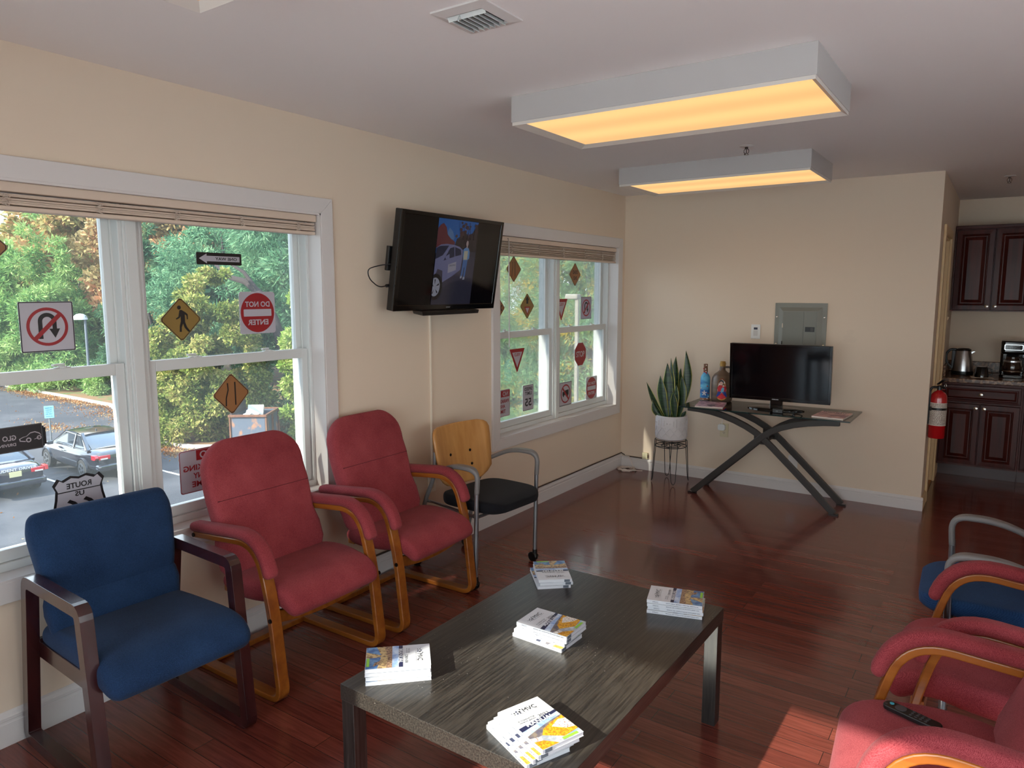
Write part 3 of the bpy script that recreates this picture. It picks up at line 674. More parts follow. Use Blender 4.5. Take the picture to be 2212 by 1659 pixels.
    for x in (-1, 1):
        b = MB(); b.bb(*sorted((x * (BL / 2 + .0003), x * (BL / 2 - .003))), .036, .058, .0012, BT - .0012); b.build('page_index_mark', mat('index_grey', (92, 98, 108), rough=.7), t)
    return t
protoE, protoS = manual('driver_manual', False), manual('driver_manual', True); used = {}
def place_manual(kind, x, y, k, deg, label, group, dx=0., dy=0.):
    p = protoE if kind == 'E' else protoS; loc = (x + dx, y + dy, TH + .0002 + k * (BT + .0012)); rz = math.radians(deg)
    if kind not in used: used[kind] = 1; o = p; o.location = loc; o.rotation_euler = (0, 0, rz)
    else: o = dup(p, loc, rz)
    tag(o, label, 'book', group)
nth = ['bottom', 'second from bottom', 'second from top', 'topmost']; nth3 = ['bottom', 'middle', 'topmost']
R_ = lambda s: random.uniform(-s, s)
for k in range(4): place_manual('E', 1.375, 1.212, k, 44.3 + R_(1.5), f'white manual, {nth[k]} of the stack at the near left table corner' + (', blue coast cover' if k == 3 else ''), 'manuals at the near left table corner', R_(.003), R_(.003))
offs = [(-.027, -.018), (-.021, -.014), (-.007, -.008), (0, 0)]
for k in range(4): place_manual('S', 1.912, 1.168, k, 159.6 + (-3, 1, 0, 0)[k], f'white manual, {nth[k]} of the fanned stack at the table edge nearest the camera' + (', autumn cover' if k == 3 else ''), 'manuals at the near table edge', *offs[k])
for k in range(4): place_manual('ESSS'[(k + 3) % 4], 1.642, 1.672, k, 180 + (-2, 1, -1, 0)[k], f'white manual, {nth[k]} of the stack in the middle of the table' + (', autumn cover' if k == 3 else ''), 'manuals in the middle of the table', (-.008, -.01, 0, 0)[k], (-.012, 0, .002, 0)[k])
for k in range(3): place_manual('E', 1.392, 2.09, k, -49.6 + R_(2), f'white manual, {nth3[k]} of the upside-down stack at the far left table corner', 'manuals at the far left table corner', (-.008, 0, 0)[k], (-.004, .003, 0)[k])
for k in range(4): place_manual('SSSE'[k], 1.912, 2.112, k, 197.4 + R_(1.2), f'white manual, {nth[k]} of the stack at the far right table corner', 'manuals at the far right table corner', R_(.003), R_(.003))

# ================================================================ WALL TELEVISION
SCRN = mat('screen_black', (6, 6, 10), rough=.07, spec=.5)
t = thing('wall_television', 'flat television tilted down on the left wall, screen showing a car and a person', 'television', (.175, 2.977, 1.767)); t.rotation_euler = (0, .158, 0)
b = MB(); b.bb(-.05, -.006, -.46, .46, -.27, .27); b.bb(-.075, -.05, -.3, .3, -.2, .15); b.build('body', BLACK, t, bevel=.005)
b = MB(); frame_ring(b, -.46, .46, -.27, .27, .026, -.006, .002, wb=.032, wt=.022); b.build('bezel', GLOSSB, t, bevel=.002)
b = MB(); b.bb(-.006, -.002, -.436, .436, -.24, .25); b.build('screen', SCRN, t)
EM = lambda nm, c, s=1., var=None: mat(nm, (4, 4, 5), rough=.1, spec=.5, emis=c, es=s * .36)
pm = [EM('pic_sky', (22, 66, 118)), EM('pic_cloud', (58, 84, 118)), EM('pic_red_tree', (72, 32, 38)), EM('pic_dark_tree', (30, 24, 28)), EM('pic_ground', (44, 42, 54)), EM('pic_car', (78, 80, 108)), EM('pic_window', (20, 24, 44)), EM('pic_tyre', (12, 12, 16)), EM('pic_rim', (110, 112, 124)), EM('pic_denim', (46, 74, 116)), EM('pic_skin', (120, 104, 104)), EM('pic_shirt', (66, 98, 134)), EM('pic_paper', (130, 126, 112)), EM('pic_decal', (112, 110, 122)), EM('pic_branch', (46, 30, 34)), EM('pic_shade', (34, 34, 46))]
b = MB(); lay = [0]
def PP(k, pts):
    lay[0] += 1; b.mi = k; b.poly([((.318 + .417 * p - .5) * .872, -.24 + .49 * q) for p, q in pts], (-.0018 + lay[0] * .00006, 0, 0), (0, 1, 0), (0, 0, 1))
PP(0, [(0, .6), (1, .6), (1, 1), (0, 1)]); PP(1, [(.2, .78), (.33, .74), (.42, .78), (.36, .86), (.27, .9)])
PP(2, [(0, .66), (.28, .66), (.36, .76), (.24, .82), (.2, .9), (.12, .945), (.05, .92), (0, .88)]); PP(2, [(.26, .64), (.42, .64), (.44, .74), (.36, .77), (.3, .74)])
PP(3, [(.4, .62), (1, .62), (1, .985), (.93, .93), (.86, .86), (.76, .83), (.66, .87), (.56, .81), (.48, .78)])
random.seed(3)
for i in range(26):
    x, y = random.uniform(.45, .98), random.uniform(.8, .97); s = random.uniform(.012, .03); PP(14, [(x + s * math.cos(a) * 1.4, y + s * math.sin(a) * .8) for a in [k * 1.05 + random.random() * .4 for k in range(6)]])
for i in range(5):
    x = .55 + i * .09; PP(14, [(x, .78), (x + .012, .78), (x + .05 * (i % 3 - 1) + .006, .98), (x + .05 * (i % 3 - 1), .98)])
PP(4, [(0, 0), (1, 0), (1, .58), (.66, .62), (0, .62)]); PP(15, [(0, .1), (.4, .26), (1, .34), (1, .0), (0, 0)]); PP(15, [(.74, .6), (1, .57), (1, .64), (.74, .64)])
PP(5, [(0, .3), (.0, .66), (.1, .70), (.25, .712), (.42, .708), (.56, .69), (.66, .655), (.665, .56), (.645, .42), (.45, .34), (.22, .265), (.2, .4), (.08, .42)])
PP(6, [(.0, .53), (.0, .655), (.09, .685), (.30, .695), (.17, .58)]); PP(6, [(.2, .52), (.33, .665), (.43, .685), (.46, .57)]); PP(6, [(.475, .573), (.45, .684), (.6, .66), (.63, .6)])
PP(5, [(.23, .565), (.33, .60), (.34, .545), (.25, .535)])
PP(13, [(.33, .375), (.325, .475), (.52, .515), (.53, .415)]); 
lay[0] += 1; b.mi = 6
b.text('DRIVING', (-.0018 + lay[0] * .00006, (.318 + .417 * .43 - .5) * .872, -.24 + .49 * .468), (0, 1, .12), (0, 0, 1), .055, .01)
PP(7, [(-.0 + max(-.0, .06 + .175 * math.cos(a)), .21 + .155 * math.sin(a)) for a in [2 * PI * k / 28 for k in range(28)]]); PP(8, [(max(0., .055 + .12 * math.cos(a)), .21 + .11 * math.sin(a)) for a in [2 * PI * k / 24 for k in range(24)]])
for k in range(5):
    a = k * 1.257 + .4; PP(7, [(max(0, .055 + .10 * math.cos(a + d)), .21 + .09 * math.sin(a + d)) for d in (-.14, .14)] + [(.055 + .03 * math.cos(a), .21 + .03 * math.sin(a))])
PP(9, [(.685, .545), (.80, .55), (.80, .50), (.775, .34), (.735, .335), (.745, .45), (.73, .45), (.705, .35), (.665, .345), (.68, .46)]); PP(11, [(.665, .665), (.73, .69), (.79, .685), (.835, .64), (.84, .56), (.80, .54), (.69, .54), (.67, .58)])
PP(12, [(.69, .645), (.79, .65), (.785, .545), (.69, .54)]); PP(10, [(.752 + .03 * math.cos(a), .735 + .034 * math.sin(a)) for a in [2 * PI * k / 16 for k in range(16)]]); PP(10, [(.735, .68), (.77, .68), (.765, .71), (.74, .71)])
PP(8, [(.655, .345), (.705, .35), (.70, .32), (.65, .315)]); PP(8, [(.725, .335), (.775, .338), (.77, .305), (.72, .30)])
b.build('screen_picture', pm, t)
b = MB(); b.text('SONY', (.0024, 0, -.254), (0, 1, 0), (0, 0, 1), .04, .008, .02); b.build('lettering', mat('grey_print', (150, 150, 152), rough=.4), t)
b = MB(); b.prism([(-.26, -.27), (.27, -.27), (.265, -.292), (-.245, -.295)], (-.045, 0, 0), (0, 1, 0), (0, 0, 1), (.075, 0, 0)); b.build('base_bar', BLACK, t, bevel=.003)
b = MB(); b.bb(-.085, -.05, -.22, -.18, -.2, .2); b.bb(-.085, -.05, .18, .22, -.2, .2); b.bb(-.10, -.085, -.24, .24, .02, .06); b.bb(-.10, -.085, -.24, .24, -.06, -.02); b.box((-.125, 0, 0), (.08, .07, .07)); b.bb(-.172, -.152, -.09, .09, -.14, .14)
b.bb(-.075, -.055, -.475, -.45, -.06, .07); b.build('wall_mount', BLACK, t, bevel=.003)
b = MB(); b.tube(fillet([(-.04, -.44, -.02), (-.07, -.52, -.035), (-.09, -.585, -.06), (-.085, -.57, -.11), (-.06, -.52, -.15), (-.05, -.47, -.14)], .05, 6), .003, 8); b.cyl((-.05, -.475, -.14), (-.05, -.44, -.138), .009, n=10); b.build('cable', BLACK, t, smooth=60)
t = thing('cable_cover', 'white cable channel running down the wall below the wall television', 'cable cover', (0, 2.965, .46))
b = MB(); b.bb(0, .013, -.007, .007, 0, 1.06); b.build('channel', mat('raceway_white', (230, 216, 196), rough=.5), t, bevel=.003)
def outlet(label, x, y, z, rz, col=(226, 214, 190), blank=False):
    t = thing('wall_outlet', label, 'outlet', (x, y, z), rz)
    b = MB(); b.bb(0, .006, -.036, .036, -.058, .058); b.build('cover_plate', mat('plate_%d' % col[2], col, rough=.4), t, bevel=.003)
    if blank: return t
    b = MB()
    for s in (-1, 1):
        b.prism(rrect(.034, .03, .012), (.004, 0, s * .02), (0, 1, 0), (0, 0, 1), (.0035, 0, 0))
    b.build('socket', mat('plate_socket', (214, 200, 172), rough=.4), t)
    b = MB()
    for s in (-1, 1):
        for y_ in (-.006, .006): b.bb(.0072, .0078, y_ - .0012, y_ + .0012, s * .02 - .002, s * .02 + .007)
        b.cyl((.0072, 0, s * .02 - .008), (.0079, 0, s * .02 - .008), .0025, n=8)
    b.build('slots', DARK, t); return t
outlet('wall outlet behind the plywood-backed chair under the cable channel', 0, 2.964, .44, 0, (230, 222, 206))
outlet('beige wall outlet with a white plug adapter, under the glass console table', .955, D, .443, -PI / 2, (214, 200, 166))
outlet('plain white wall plate low behind the crossed legs of the console table', 1.52, D, .24, -PI / 2, (226, 222, 218), blank=True)
t = thing('plug_adapter', 'rounded white plug adapter in the outlet under the glass console table', 'plug', (.94, D - .0085, .47), -PI / 2)
b = MB(); b.prism(rrect(.062, .054, .016), (0, 0, 0), (0, 1, 0), (0, 0, 1), (.03, 0, 0)); b.build('body', WHITEP, t, bevel=.005, seg=3)
b = MB(); b.tube([(.015, 0, .027), (.012, .002, .06), (.004, 0, .12), (.004, -.003, .2)], .0022, 6); b.build('cord', WHITEP, t)

# ================================================================ BACK WALL
t = thing('light_switch', 'white light switch plate on the back wall beside the grey electrical panel', 'switch', (1.181, D, 1.283), -PI / 2)
b = MB(); b.bb(0, .006, -.037, .037, -.058, .058); b.build('cover_plate', WHITEP, t, bevel=.003)
b = MB(); b.box((.007, 0, -.012), (.008, .032, .044), M.Rotation(.06, 3, 'Y')); b.build('rocker', mat('switch_rocker', (214, 208, 202), rough=.35), t, bevel=.001)
b = MB(); b.bb(.005, .0075, -.015, .015, .016, .034); b.build('indicator', mat('switch_indicator', (54, 58, 74), rough=.25), t)
PANEL = mat('panel_grey', (132, 132, 124), rough=.45)
t = thing('electrical_panel', 'flush grey metal electrical panel on the back wall behind the desktop screen', 'electrical panel', (1.523, D, 1.24), -PI / 2)
b = MB(); hw, z0, z1 = .193, -.35, .276
o = [(-hw, z0), (hw, z0), (hw, z1), (-hw, z1)]; i1 = [(-hw + .032, z0 + .04), (hw - .032, z0 + .04), (hw - .032, z1 - .034), (-hw + .032, z1 - .034)]; i2 = [(-hw + .064, z0 + .07), (hw - .064, z0 + .07), (hw - .064, z1 - .062), (-hw + .064, z1 - .062)]
A = b.ring([(0, *p) for p in o]); B = b.ring([(.012, *p) for p in o]); Cc = b.ring([(.012, *p) for p in i1]); Dd = b.ring([(.032, *p) for p in i2]); b.bridge(A, B); b.bridge(B, Cc); b.bridge(Cc, Dd); b.f(Dd); b.build('cover', PANEL, t)
b = MB(); b.bb(.032, .036, -hw + .07, .03, z0 + .08, z1 - .068); b.bb(.032, .036, .032, hw - .07, z0 + .08, z1 - .068); b.build('door', mat('panel_door', (122, 122, 114), rough=.45), t, bevel=.001)
b = MB(); b.bb(.036, .04, .044, .113, .055, .092); b.build('latch', BLACK, t, bevel=.001); b = MB(); b.bb(.040, .042, .084, .104, .06, .086); b.build('latch_slide', mat('latch_grey', (60, 56, 54), rough=.4), t)
for y, z in ((-hw + .016, .165), (hw - .016, .165), (-hw + .016, -.05), (hw - .016, -.05)): b = MB(); b.lathe([(.007, 0), (.007, .002), (.003, .004)], n=12); s = b.build('screw', CHROME, t); s.location = (.012, y, z); s.rotation_euler = (0, PI / 2, 0)
for z in (.10, -.04): b = MB(); b.bb(.03, .037, -hw + .062, -hw + .070, z - .017, z + .017); b.build('hinge', CHROME, t)
b = MB(); random.seed(5)
for cx, cz, r in ((1.885, 1.30, .028), (1.87, 1.262, .03), (1.9, 1.245, .034), (1.86, 1.24, .022)): b.poly([(cx + r * (1 + .25 * math.sin(5 * a + cx * 90)) * math.cos(a), cz + .7 * r * math.sin(a)) for a in [2 * PI * k / 22 for k in range(22)]], (0, D - .0008 - r * .01, 0), (1, 0, 0), (0, 0, 1))
o = b.build('wall_smudge', mat('smudge_grey', (223, 204, 183), rough=.8)); tag(o, 'faint grey smudge on the back wall beside the electrical panel', 'stain')

# console table with crossed bowed legs
GUN = mat('gunmetal_frame', (62, 58, 56), rough=.4, metal=.35)
TGL = glass('table_glass', (.80, .88, .86), 1.2)
t = thing('console_table', 'glass-topped console table on crossed bowed dark metal legs at the back wall', 'table', (0, 0, 0)); t.location = (1.41, 5.3, 0)
X0, Y0 = 1.41, 5.3
A_ = [(.868, .012), (1.05, .188), (1.2, .33), (1.32, .448), (1.40, .522), (1.46, .565), (1.53, .602), (1.62, .634), (1.72, .656), (1.82, .671), (1.93, .680)]
B_ = [(1.925, .012), (1.75, .182), (1.6, .325), (1.47, .447), (1.40, .508), (1.34, .548), (1.27, .586), (1.18, .624), (1.09, .652), (1.0, .672), (.9, .684), (.81, .688)]
for y in (5.15, 5.44):
    for pth in (A_, B_):
        b = MB(); b.strip([(p[0] - X0, y - Y0, p[1]) for p in pth], (0, 1, 0), .034 if pth is A_ else .031, .046); b.build('leg_bar', GUN, t, bevel=.004)
        b = MB(); b.bb(pth[0][0] - X0 - .034, pth[0][0] - X0 + .03, y - Y0 - .017, y - Y0 + .017, 0, .012); b.build('foot', BLACK, t)
b = MB(); b.bb(1.36 - X0, 1.42 - X0, 5.167 - Y0, 5.423 - Y0, .470, .485); b.bb(1.33 - X0, 1.44 - X0, 5.167 - Y0, 5.175 - Y0, .455, .53); b.bb(1.33 - X0, 1.44 - X0, 5.415 - Y0, 5.423 - Y0, .455, .53); b.build('cross_brace', GUN, t)
for x in (.86, 1.88):
    for y in (5.15, 5.44): b = MB(); b.cyl((x - X0, y - Y0, .70), (x - X0, y - Y0, .7175), .016, n=18); b.build('glass_pad', BLACK, t)
b = MB(); b.bb(.806 - X0, 2.024 - X0, 4.952 - Y0, 5.462 - Y0, .7175, .727); b.build('glass_top', TGL, t, bevel=.002)
b = MB()
for q in ((.806, 2.024, 4.9505, 4.9522), (.806, 2.024, 5.4618, 5.4635)): b.bb(q[0] - X0, q[1] - X0, q[2] - Y0, q[3] - Y0, .7178, .7267)
for q in (.8045, 2.0242): b.bb(q - X0, q + .0015 - X0, 4.9522 - Y0, 5.4618 - Y0, .7178, .7267)
b.build('glass_edge', mat('green_glass_edge', (24, 44, 42), rough=.15), t)

t = thing('desktop_television', 'black flat screen television, switched off, standing on the glass console table', 'television', (1.49, 5.2, .727), .04)
yc = 5.164 - 5.2; zc = 1.006 - .727; tl = M.Rotation(.075, 3, 'X')
def tb(b, x0, x1, y0, y1, z0, z1): b.box(V((0, yc, zc)) + tl @ V(((x0 + x1) / 2, (y0 + y1) / 2, (z0 + z1) / 2)), (x1 - x0, y1 - y0, z1 - z0), tl)
b = MB(); tb(b, -.36, .36, .003, .04, -.212, .212); tb(b, -.22, .22, .04, .07, -.16, .12); b.build('body', BLACK, t, bevel=.006)
b = MB(); tb(b, -.361, -.342, -.004, .004, -.213, .213); tb(b, .342, .361, -.004, .004, -.213, .213); tb(b, -.342, .342, -.004, .004, .196, .213); tb(b, -.342, .342, -.004, .004, -.213, -.188); b.build('bezel', GLOSSB, t, bevel=.002)
b = MB(); tb(b, -.342, .342, -.001, .002, -.188, .196); b.build('screen', SCRN, t)
b = MB(); b.text('SAMSUNG', V((0, yc, zc)) + tl @ V((-.02, -.0046, -.2)), (1, 0, 0), tl @ V((0, 0, 1)), .046, .0075, .03); b.build('lettering', mat('silver_print', (200, 200, 204), rough=.3), t)
b = MB(); b.loft([[(.205 * k * math.cos(a) - .02, .1 * k * math.sin(a) + .01, z) for a in [2 * PI * i / 40 for i in range(40)]] for k, z in ((1, 0), (1, .006), (.94, .011), (.5, .014))]); b.build('stand_base', GLOSSB, t, smooth=40)
b = MB(); b.box((-.02, .03, .05), (.09, .03, .09)); b.build('stand_neck', GLOSSB, t, bevel=.004)
t = thing('media_box', 'small black media box with cables on the base of the desktop television', 'media box', (1.53, 5.05, .7272), .1)
b = MB(); b.bb(-.04, .03, -.02, .02, 0, .032); b.build('body', BLACK, t, bevel=.004)
b = MB(); b.tube(fillet([(.03, 0, .012), (.08, -.01, .008), (.13, .0, .03), (.17, .03, .012), (.12, .045, .005), (.10, .0, .004)], .03, 4), .0035, 8); b.tube(fillet([(.1, -.02, .0035), (.1, -.05, .0035), (.12, -.075, .0035)], .02, 3), .003, 6); b.build('cable', BLACK, t, smooth=60)
b = MB(); b.text('12', (-.008, -.0204, .016), (1, 0, 0), (0, 0, 1), .012, .009); b.build('lettering', mat('grey_print', (150, 150, 152)), t)

MAGP = mat('magazine_pink', (206, 168, 172), rough=.35, var=((124, 84, 96), 34, .42, .6)); MAGS = mat('magazine_skin', (214, 168, 160), rough=.35, var=((150, 92, 104), 16, .5, .6)); MAGT = mat('magazine_dark', (70, 52, 58), rough=.4)
def mag(label, x, y, deg, cov, lett=None, th=.007):
    t = thing('magazine', label, 'magazine', (x, y, .7272), math.radians(deg), 'magazines on the glass console table')
    b = MB(); b.bb(-.104, .104, -.138, .138, 0, th); b.build('pages', mat('mag_pages', (226, 210, 196), rough=.6), t)
    b = MB(); b.bb(-.105, .105, -.1385, .1385, th, th + .0006); b.build('cover', cov, t)
    if lett: b = MB(); b.text(lett, (0, .10, th + .0009), (1, 0, 0), (0, 1, 0), .17, .05, .02); b.build('lettering', MAGT, t)
    b = MB()
    if lett: b.poly([(-.09, -.02), (-.03, -.03), (.02, .0), (.07, .03), (.09, .01), (.06, -.04), (.0, -.05), (-.08, -.04)], (0, 0, th + .001), (1, 0, 0), (0, 1, 0))
    else: b.poly([(-.02, -.03), (.03, -.02), (.04, -.07), (.01, -.1), (-.03, -.06)], (0, 0, th + .001), (1, 0, 0), (0, 1, 0))
    b.build('cover_picture', mat('magazine_rose', (140, 82, 92), rough=.35) if lett else MAGT, t); return t
mag('thin pink magazine lying on the glass table in front of the bottles', 1.0, 5.13, 12, MAGP)
mag('magazine with a pale cover at the end of the glass table beyond the television', 1.88, 5.135, -4, MAGS, 'healthy', .009)

# blue bottle and brown jug
t = thing('decorated_bottle', 'blue decorated bottle with white shell flowers on the glass table', 'bottle', (.868, 5.365, .7272), .3)
BLUEB = mat('bottle_blue', (28, 96, 164), rough=.6, var=((96, 176, 210), 12, .42, .58, 6), bump=(90, .7, .002), stretch=(.6, .6, 1.6)); CORK = mat('bottle_cork_wrap', (120, 84, 62), rough=.8, bump=(60, .6, .002))
b = MB(); b.lathe([(.001, 0), (.0375, 0), (.038, .012), (.038, .17), (.036, .19), (.028, .208), (.018, .222), (.0165, .23)]); b.build('body', BLUEB, t, smooth=50)
b = MB(); b.lathe([(.0165, .226), (.0175, .24), (.016, .28), (.0165, .295), (.001, .297)], n=20); b.build('neck', CORK, t, smooth=50)
b = MB(); b.lathe([(.0382, .001), (.0392, .004), (.0392, .018), (.0382, .022)], n=24, cap=False); b.build('sand_band', mat('sand_band', (142, 104, 84), rough=.9, bump=(120, .8, .002)), t)
def onr(a, z, r): return V((r * math.sin(a), -r * math.cos(a), z))
b = MB()
for k in range(5):
    q = k * 2 * PI / 5 + .3
    for w_ in (.35, .7, 1.): p = onr(-.12 + .42 * w_ * math.cos(q), .062 + .018 * w_ * math.sin(q), .039); b.lathe([(.001, -.004), (.005, -.002), (.005, .002), (.001, .004)], p, 8)
for a, z in ((-.9, .10), (.5, .018), (.8, .035), (-.3, .01), (0, .255), (.3, .285), (.2, .235)): b.lathe([(.001, -.005), (.005, -.002), (.005, .003), (.001, .005)], onr(a, z, .039 if z < .2 else .018), 8)
b.build('shells', mat('shell_white', (228, 216, 212), rough=.5), t, smooth=60)
b = MB()
for a, z in ((.5, .118), (-.5, .232), (.1, .228), (.4, .222), (.7, .06), (-.8, .258)): b.lathe([(.001, -.005), (.006, -.002), (.005, .003), (.001, .005)], onr(a, z, .039 if z < .2 else .02), 8)
b.build('beads', mat('bead_red', (170, 40, 44), rough=.4), t, smooth=60)
t = thing('ceramic_jug', 'brown ceramic jug with a handle and a bright mother-and-child figure on its front', 'jug', (1.0, 5.385, .7272), .306)
JUG = mat('jug_glaze', (84, 66, 54), rough=.35, var=((116, 96, 78), 6, .4, .65), bump=(60, .3, .001), stretch=(.3, .3, 4))
b = MB(); b.lathe([(.001, 0), (.07, 0), (.08, .01), (.083, .03), (.083, .165), (.078, .195), (.062, .22), (.036, .24), (.024, .252), (.021, .28), (.0215, .284), (.001, .285)], n=36); b.build('body', JUG, t, smooth=50)
b = MB(); b.tube(fillet([(.016, 0, .276), (.055, 0, .278), (.066, 0, .26), (.062, 0, .23), (.05, 0, .222)], .015, 4), .008, 10); b.build('handle', mat('jug_handle', (74, 56, 50), rough=.35), t, smooth=60)
b = MB(); b.lathe([(.001, .284), (.0225, .283), (.0235, .30), (.02, .322), (.001, .323)], n=18); b.bb(.018, .025, -.02, -.006, .30, .312); b.build('stopper', mat('gold_cloth', (170, 132, 62), rough=.6, bump=(80, .9, .004)), t, smooth=50)
def curved(b, k, pts, lift): b.mi = k; b.f([b.v(onr(u / .083, z, .083 + lift)) for u, z in pts])
fm = [mat('clay_cloak', (122, 74, 40), rough=.6), mat('clay_white', (226, 216, 208), rough=.5), mat('clay_red', (196, 20, 36), rough=.5), mat('clay_blue', (24, 56, 140), rough=.5), mat('clay_sky', (110, 176, 206), rough=.5), mat('clay_skin', (216, 176, 160), rough=.5), mat('clay_black', (26, 22, 22), rough=.5), mat('clay_gold', (196, 136, 50), rough=.5)]
b = MB(); ov = lambda cx, cz, rx, rz_, n=18: [(cx + rx * math.cos(2 * PI * i / n), cz + rz_ * math.sin(2 * PI * i / n)) for i in range(n)]
for sx in (-1, 1):
    curved(b, 0, [(0, .012), (sx * .036, .03), (sx * .044, .055), (sx * .036, .11), (sx * .03, .17), (sx * .012, .195), (0, .198)], .0025)
    curved(b, 1, [(0, .06), (sx * .028, .07), (sx * .034, .10), (sx * .022, .165), (0, .186)], .0045)
    curved(b, 2, [(0, .09), (sx * .03, .085), (sx * .032, .12), (sx * .02, .14), (0, .14)], .0065); curved(b, 3, [(0, .085), (sx * .026, .09), (sx * .04, .05), (sx * .03, .045), (sx * .012, .066)], .008)
    curved(b, 2, [(0, .025), (sx * .026, .035), (sx * .03, .046), (sx * .012, .066), (0, .08)], .0075)
curved(b, 7, [(-.034, .04), (-.02, .024), (0, .019), (.02, .024), (.034, .04), (.026, .036), (0, .026), (-.026, .036)], .0082)
curved(b, 6, ov(-.004, .162, .017, .02), .0085); curved(b, 5, ov(-.005, .154, .012, .015), .0095); curved(b, 7, ov(.012, .142, .012, .013), .0085); curved(b, 6, ov(.01, .139, .009, .01), .0095); curved(b, 5, ov(.01, .135, .0068, .0075), .0105); curved(b, 4, [(-.008, .088), (.012, .085), (.016, .115), (.006, .125), (-.004, .11)], .0105)
for x in (-.009, -.002): curved(b, 6, ov(x, .157, .0016, .0016, 8), .0105)
b.build('figure', fm, t)

# plant on its wire stand
t = thing('plant_stand', 'thin black wire plant stand on hairpin legs under the snake plant', 'plant stand', (.585, 5.375, 0))
WIRE = mat('black_wire', (16, 16, 17), rough=.4)
b = MB()
for r, z in ((.128, .365), (.132, .312), (.08, .312)): b.tube([(r * math.cos(a), r * math.sin(a), z) for a in [2 * PI * i / 36 for i in range(36)]], .0035, 8, closed=True)
for k in range(8): a = 2 * PI * k / 8; b.tube([(.03 * math.cos(a), .03 * math.sin(a), .312), (.06 * math.cos(a + .5), .06 * math.sin(a + .5), .318), (.1 * math.cos(a + .3), .1 * math.sin(a + .3), .312), (.131 * math.cos(a), .131 * math.sin(a), .312)], .0025, 6)
b.build('top_rings', WIRE, t, smooth=60)
for k in range(4):
    a = 2 * PI * k / 4 + .55; ca, sa = math.cos(a), math.sin(a); pe = V((-sa, ca, 0)); o = V((ca, sa, 0))
    b = MB(); b.tube(fillet([o * .128 + pe * .035 + V((0, 0, .366)), o * .150 + pe * .018 + V((0, 0, .03)), o * .158 + V((0, 0, .0035)), o * .150 - pe * .018 + V((0, 0, .03)), o * .128 - pe * .035 + V((0, 0, .366))], .018, 5), .0032, 8); b.build('leg', WIRE, t, smooth=60)
t = thing('potted_snake_plant', 'snake plant in a pale ridged ceramic pot on a wire stand', 'plant', (.585, 5.375, .3688), .3)
POT = mat('pale_ceramic', (206, 200, 200), rough=.45)
b = MB(); b.lathe([(.001, 0), (.112, 0), (.128, .012), (.131, .03), (.131, .20), (.129, .206), (.120, .207), (.117, .20), (.117, .17), (.001, .168)], n=48); b.build('pot', POT, t, smooth=40)
b = MB()   # raised zigzag relief: arches and a diamond band
for k in range(30):
    a = 2 * PI * k / 30; j = k % 5; top = .19 - abs(j - 2) * .018; bot = .115 + abs(j - 2) * .014
    b.tube([onr(a, top, .131), onr(a, bot, .131)], .0042, 8)
for k in range(12):
    a0 = 2 * PI * k / 6 / 2; n_ = 8
    for s in (-1, 1): b.tube([onr(a0 + s * .5236 * 1.0 * i / n_, .03 + (.085 * i / n_ if i <= 8 else 0), .1312) for i in range(n_ + 1)], .0038, 6)
    b.tube([onr(a0 + .26 * i / 4, .112 - .035 * abs(i - 2) / 2 * 0 + .0, .1312) for i in range(5)], .002, 6)
b.build('relief', POT, t, smooth=60)
b = MB(); b.lathe([(.001, .172), (.118, .171), (.118, .168)], n=24); b.build('soil', mat('potting_soil', (40, 30, 24), rough=1., bump=(60, 1, .01)), t)
LEAF = mat('snake_leaf', (44, 70, 40), rough=.35, spec=.5, var=((22, 44, 28), 22, .42, .58, 4), stretch=(.5, .5, 3)); EDGE = mat('snake_leaf_edge', (168, 166, 84), rough=.4)
random.seed(11)
def leaf(base, tip, w, bend, face, twist):
    b = MB(); base, tip = V(base), V(tip); d = tip - base; sd_ = V((math.cos(face), math.sin(face), 0)); nn = V((-sd_.y, sd_.x, 0)); R = []
    for i in range(15):
        v = i / 14; wd_ = w * (.42 + 1.0 * math.sin(min(1., v * 1.35) * PI * .62)) * (1 if v < .62 else max(.015, 1 - ((v - .62) / .38) ** 1.6)); c = base + d * v + V(bend) * math.sin(PI * v) + nn * .0
        a = twist * v; s_ = sd_ * math.cos(a) + nn * math.sin(a); q_ = nn * math.cos(a) - sd_ * math.sin(a)
        R.append([c + s_ * wd_ * k + q_ * (.28 * wd_ * k * k) for k in (-1, -.84, -.4, 0, .4, .84, 1)])
    g_ = [[b.v(p) for p in r] for r in R]
    for i in range(14):
        for k in range(6): b.mi = 1 if k in (0, 5) else 0; b.f([g_[i][k], g_[i][k + 1], g_[i + 1][k + 1], g_[i + 1][k]])
    o = b.build('leaf', [LEAF, EDGE], t, smooth=180); m_ = o.modifiers.new('solid', 'SOLIDIFY'); m_.thickness = .0025
